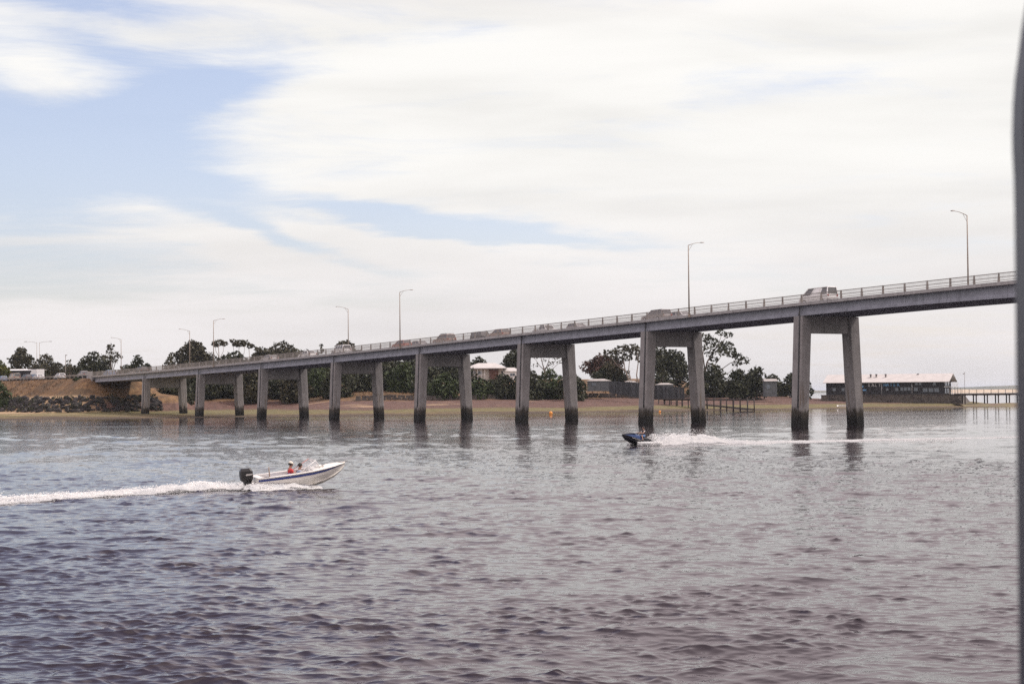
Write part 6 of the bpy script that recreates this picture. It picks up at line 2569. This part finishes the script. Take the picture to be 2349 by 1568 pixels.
def boat_wake():
    r = np.random.default_rng(77)
    hd = Vector((math.cos(BOAT_YAW), math.sin(BOAT_YAW), 0))
    lt = Vector((-hd.y, hd.x, 0))
    st_ = BOAT_AT - hd * .3
    C, S = [], []

    def put(n, u, lat, z, s, ju=.1, jl=.1, jz=.05):
        u = np.asarray(u)
        lat = lat - .036 * np.clip(u, 0, 40) ** 2
        p = np.stack([st_.x - hd.x * u + lt.x * lat, st_.y - hd.y * u + lt.y * lat, z], 1)
        C.append(p)
        S.append(s)
    # two foaming ridges that open slowly astern
    for side, amp in ((-1, .85), (1, 1.0)):
        n = 6000
        u = 19.5 * r.random(n) ** 1.05
        # the wave train makes the crest wander
        wob = fbm(u / 2.4, np.full(n, 3.0 + side), 61, 3) * 1.0
        lat = side * (0.30 + u * 0.115) + wob * np.clip(u / 5, .2, 1) + r.normal(size=n) * (0.22 + .024 * u)
        hmax = (.16 * np.exp(-((u - 2.6) / 2.0) ** 2) + .24 * np.exp(-u / 16)) * amp * (0.35 + 1.3 * (fbm(u / .6, lat * 2, 13, 3) + .5))
        z = hmax * r.random(n) ** 1.2 + .02
        put(n, u, lat, z, .010 + .022 * r.random(n))
    # broken foam between and outside
    n = 3500
    u = 20 * r.random(n)
    lat = (r.random(n) * 2 - 1) * (0.5 + u * .13)
    f = fbm(u / 1.6, lat / .45, 15, 4)
    ok = f > -.05 + .02 * np.clip(u - 3, 0, 6)
    put(0, u[ok], lat[ok], .03 + .07 * r.random(ok.sum()), .03 + .05 * r.random(ok.sum()))
    # spray sheet from the hull on both sides
    for side in (-1, 1):
        n = 9000
        u = -3.3 * r.random(n) ** .8 + .2
        v = r.random(n) ** 1.2
        lat = side * (.62 + .95 * v * (0.45 + (u + 3.1) / 5))
        zz_ = np.clip(.34 * (1 - v) * np.exp(-((u + 1.0) / 1.6) ** 2) * (.4 + r.random(n)) + .02, .01, .5)
        put(0, u, lat, zz_, .012 + .030 * r.random(n))
    # plume behind the motor
    n = 7000
    u = .2 + 3.2 * r.random(n) ** .9
    lat = .55 + r.normal(size=n) * .42
    z = (.42 * np.exp(-((u - 2.1) / 1.0) ** 2)) * r.random(n) ** 1.5
    put(0, u, lat, z, .010 + .026 * r.random(n))
    # far tail splash at the edge of the picture
    n = 700
    u = 11.6 + r.normal(size=n) * .35
    lat = 1.7 + r.normal(size=n) * .25
    put(0, u, lat, .55 * r.random(n) ** 2, .012 + .025 * r.random(n))
    # the continuous foam under the spray: two ridges, a broken trough, the sheet along the hull
    def ridge(U, L):
        out = 0
        for side, amp in ((-1, .85), (1, 1.0)):
            wob = fbm(U / 2.4, U * 0 + 3.0 + side, 61, 3) * 1.0 * np.clip(U / 5, .2, 1)
            c = side * (.30 + np.clip(U, 0, 30) * .115) + wob
            w = .34 + .030 * np.clip(U, 0, 30)
            out = out + amp * np.exp(-((L - c) / w) ** 2)
        hull = np.exp(-((np.abs(L) - .98) / .34) ** 2) * np.clip((3.2 + U) / 1.2, 0, 1) * np.clip((.6 - U) / .8, 0, 1)
        return out * np.clip((U + .3) / .6, 0, 1), hull

    def height(U, L):
        a, hl = ridge(U, L)
        hm = .20 * np.exp(-((U - 2.4) / 2.2) ** 2) + .20 * np.exp(-np.clip(U, 0, 30) / 16)
        n_ = fbm(U / .30, L / .22, 23, 4)
        m_ = fbm(U / .9, L / .8, 24, 3)
        return .02 + a * hm * (.80 + 1.1 * m_ + .45 * n_) + hl * (.24 + .18 * n_ + .25 * m_) + .015 * n_

    def keep(U, L):
        a, hl = ridge(U, L)
        n_ = fbm(U / .85, L / .28, 15, 4)
        mid_ = np.exp(-(L / (.5 + .12 * np.clip(U, 0, 30))) ** 4) * np.clip(U / .5, 0, 1)
        return np.maximum(a, hl * 1.2) + .55 * mid_ * np.clip((6 - np.abs(U - 9)) / 4 + .5, .3, 1) + n_ * 1.15 - .26
    foam_sheet('boat_wake', st_, -hd, lt, np.arange(-3.3, 20.5, .045), np.arange(-4.2, 4.2, .05), height, keep, 'white foam sheet left on the water by the motor boat', .036)
    blobs('boat_spray', np.concatenate(C), np.concatenate(S), 'white spray droplets thrown up along the wake of the motor boat', 'spray', 5)


boat_wake()


def ski_wake():
    r = np.random.default_rng(78)
    hd = Vector((math.cos(JS_YAW), math.sin(JS_YAW), 0))
    lt = Vector((-hd.y, hd.x, 0))
    st_ = JS_AT - hd * 1.2
    n = 9000
    u = 46 * r.random(n) ** 2.2
    hmax = 0.75 * np.exp(-((u - 2.5) / 4.0) ** 2) * (1 + .5 * fbm(u / .8, u * 0, 3, 3)) + .38 * np.exp(-u / 11) + .04
    wd = .55 * np.exp(-((u - 2.5) / 4.5) ** 2) + .28
    lat = r.normal(size=n) * wd * .6 + fbm(u / 6, u * 0, 9, 2) * 1.2 * np.clip(u / 10, 0, 1)
    z = hmax * r.random(n) ** 1.25 * np.exp(-(lat / (wd * 2)) ** 2)
    C = np.stack([st_.x - hd.x * u + lt.x * lat, st_.y - hd.y * u + lt.y * lat, z], 1)
    S = .012 + .026 * r.random(n) * np.clip(1.2 - u / 60, .4, 1)
    n2 = 5000
    u2 = -1.9 * r.random(n2) + .3
    l2 = -.55 - .7 * r.random(n2) ** 1.3
    C2 = np.stack([st_.x - hd.x * u2 + lt.x * -l2, st_.y - hd.y * u2 + lt.y * -l2, .3 * r.random(n2) ** 1.6], 1)
    S2 = .015 + .03 * r.random(n2)
    C3 = np.stack([st_.x - hd.x * u2 + lt.x * l2, st_.y - hd.y * u2 + lt.y * l2, .3 * r.random(n2) ** 1.6], 1)
    # droplets thrown above the plume
    n4 = 1500
    u4 = 1 + 5 * r.random(n4)
    l4 = r.normal(size=n4) * .5
    C4 = np.stack([st_.x - hd.x * u4 + lt.x * l4, st_.y - hd.y * u4 + lt.y * l4, .5 + .75 * r.random(n4) ** 1.6], 1)
    S4 = .008 + .018 * r.random(n4)
    def prof(U):
        hm = 0.68 * np.exp(-((U - 2.6) / 3.4) ** 2) + .26 * np.exp(-np.clip(U, 0, 60) / 10) + .03
        wd_ = .55 * np.exp(-((U - 3) / 4.0) ** 2) + .25 + 1.25 * np.clip(U / 8, 0, 1) * np.exp(-np.clip(U - 8, 0, 60) / 30)
        return hm * np.clip((U + .1) / 1.2, 0, 1), wd_, fbm(U / 6, U * 0, 9, 2) * 1.2 * np.clip(U / 10, 0, 1)

    def height(U, L):
        hm, wd_, c = prof(U)
        n_ = fbm(U / .4, L / .25, 43, 4)
        m_ = fbm(U / 1.3, L / .9, 44, 3)
        return .02 + hm * np.exp(-((L - c) / wd_) ** 2) * (.9 + 1.1 * m_ + .35 * n_)

    def keep(U, L):
        hm, wd_, c = prof(U)
        return np.exp(-((L - c) / (wd_ * 1.1)) ** 2) + fbm(U / 1.6, L / .4, 45, 4) * 1.0 - .12 - .12 * np.clip((U - 22) / 20, 0, 1)
    foam_sheet('jet_ski_wake', st_, -hd, lt, np.arange(0, 46, .08), np.arange(-4.2, 4.2, .07), height, keep, 'long thin white foam line on the water behind the jet ski')
    blobs('jet_ski_spray', np.concatenate([C, C2, C3, C4]), np.concatenate([S, S2, S2, S4]), 'white spray plume thrown up behind the jet ski', 'spray', 6)


ski_wake()

# ------------------------------------------------------------------ the curved window pillar of our own boat, close by and out of focus
def pillar():
    D = 1.15
    m = mat('pillar_paint', (0.016, 0.014, 0.024), 0.5, 0.05, 2.0)
    t = tag(empty('window_pillar', (0, 0, 0)), 'blurred dark curved window pillar close by at the right edge', 'pillar')
    rows = [(-60, 2375), (0, 2361), (60, 2351), (110, 2345), (170, 2337), (230, 2332.5), (300, 2330.5), (345, 2331.5), (400, 2334.5), (470, 2336), (600, 2337.5), (900, 2340.5), (1250, 2344), (1650, 2348.5)]
    rings = []
    for y, x in rows:
        p = P(x - 13, y, D)
        w = .16
        rings.append([(p.x, p.y - .03, p.z), (p.x + w, p.y - .03, p.z), (p.x + w, p.y + .05, p.z), (p.x * (D + .05) / D + .006, p.y + .05, p.z), (p.x * (D + .02) / D + .001, p.y + .02, p.z)])
    o_ = Vector(rings[0][0])
    t.location = (o_.x, o_.y, 0)
    mb_ = MB()
    mb_.loft([[tuple(Vector(q) - Vector(t.location)) for q in r_] for r_ in rings])
    mb_.build('frame', m, t)
    return t


pillar()


# ------------------------------------------------------------------ the air: a thin even haze over the whole bay
def haze():
    m = bpy.data.materials.new('haze')
    m.use_nodes = True
    t = NT(m.node_tree)
    m.node_tree.nodes.remove(m.node_tree.nodes['Principled BSDF'])
    v = t.n('ShaderNodeVolumePrincipled')
    v.inputs['Color'].default_value = (.82, .88, 1.0, 1)
    v.inputs['Density'].default_value = 0.5e-4
    v.inputs['Anisotropy'].default_value = 0.2
    out = [q for q in m.node_tree.nodes if q.type == 'OUTPUT_MATERIAL'][0]
    t.link(v.outputs[0], out.inputs['Volume'])
    b = MB()
    b.box((0, 14000, 18), (380000, 34000, 44))
    o = b.build('haze', m)
    tag(o, kind='stuff')


haze()
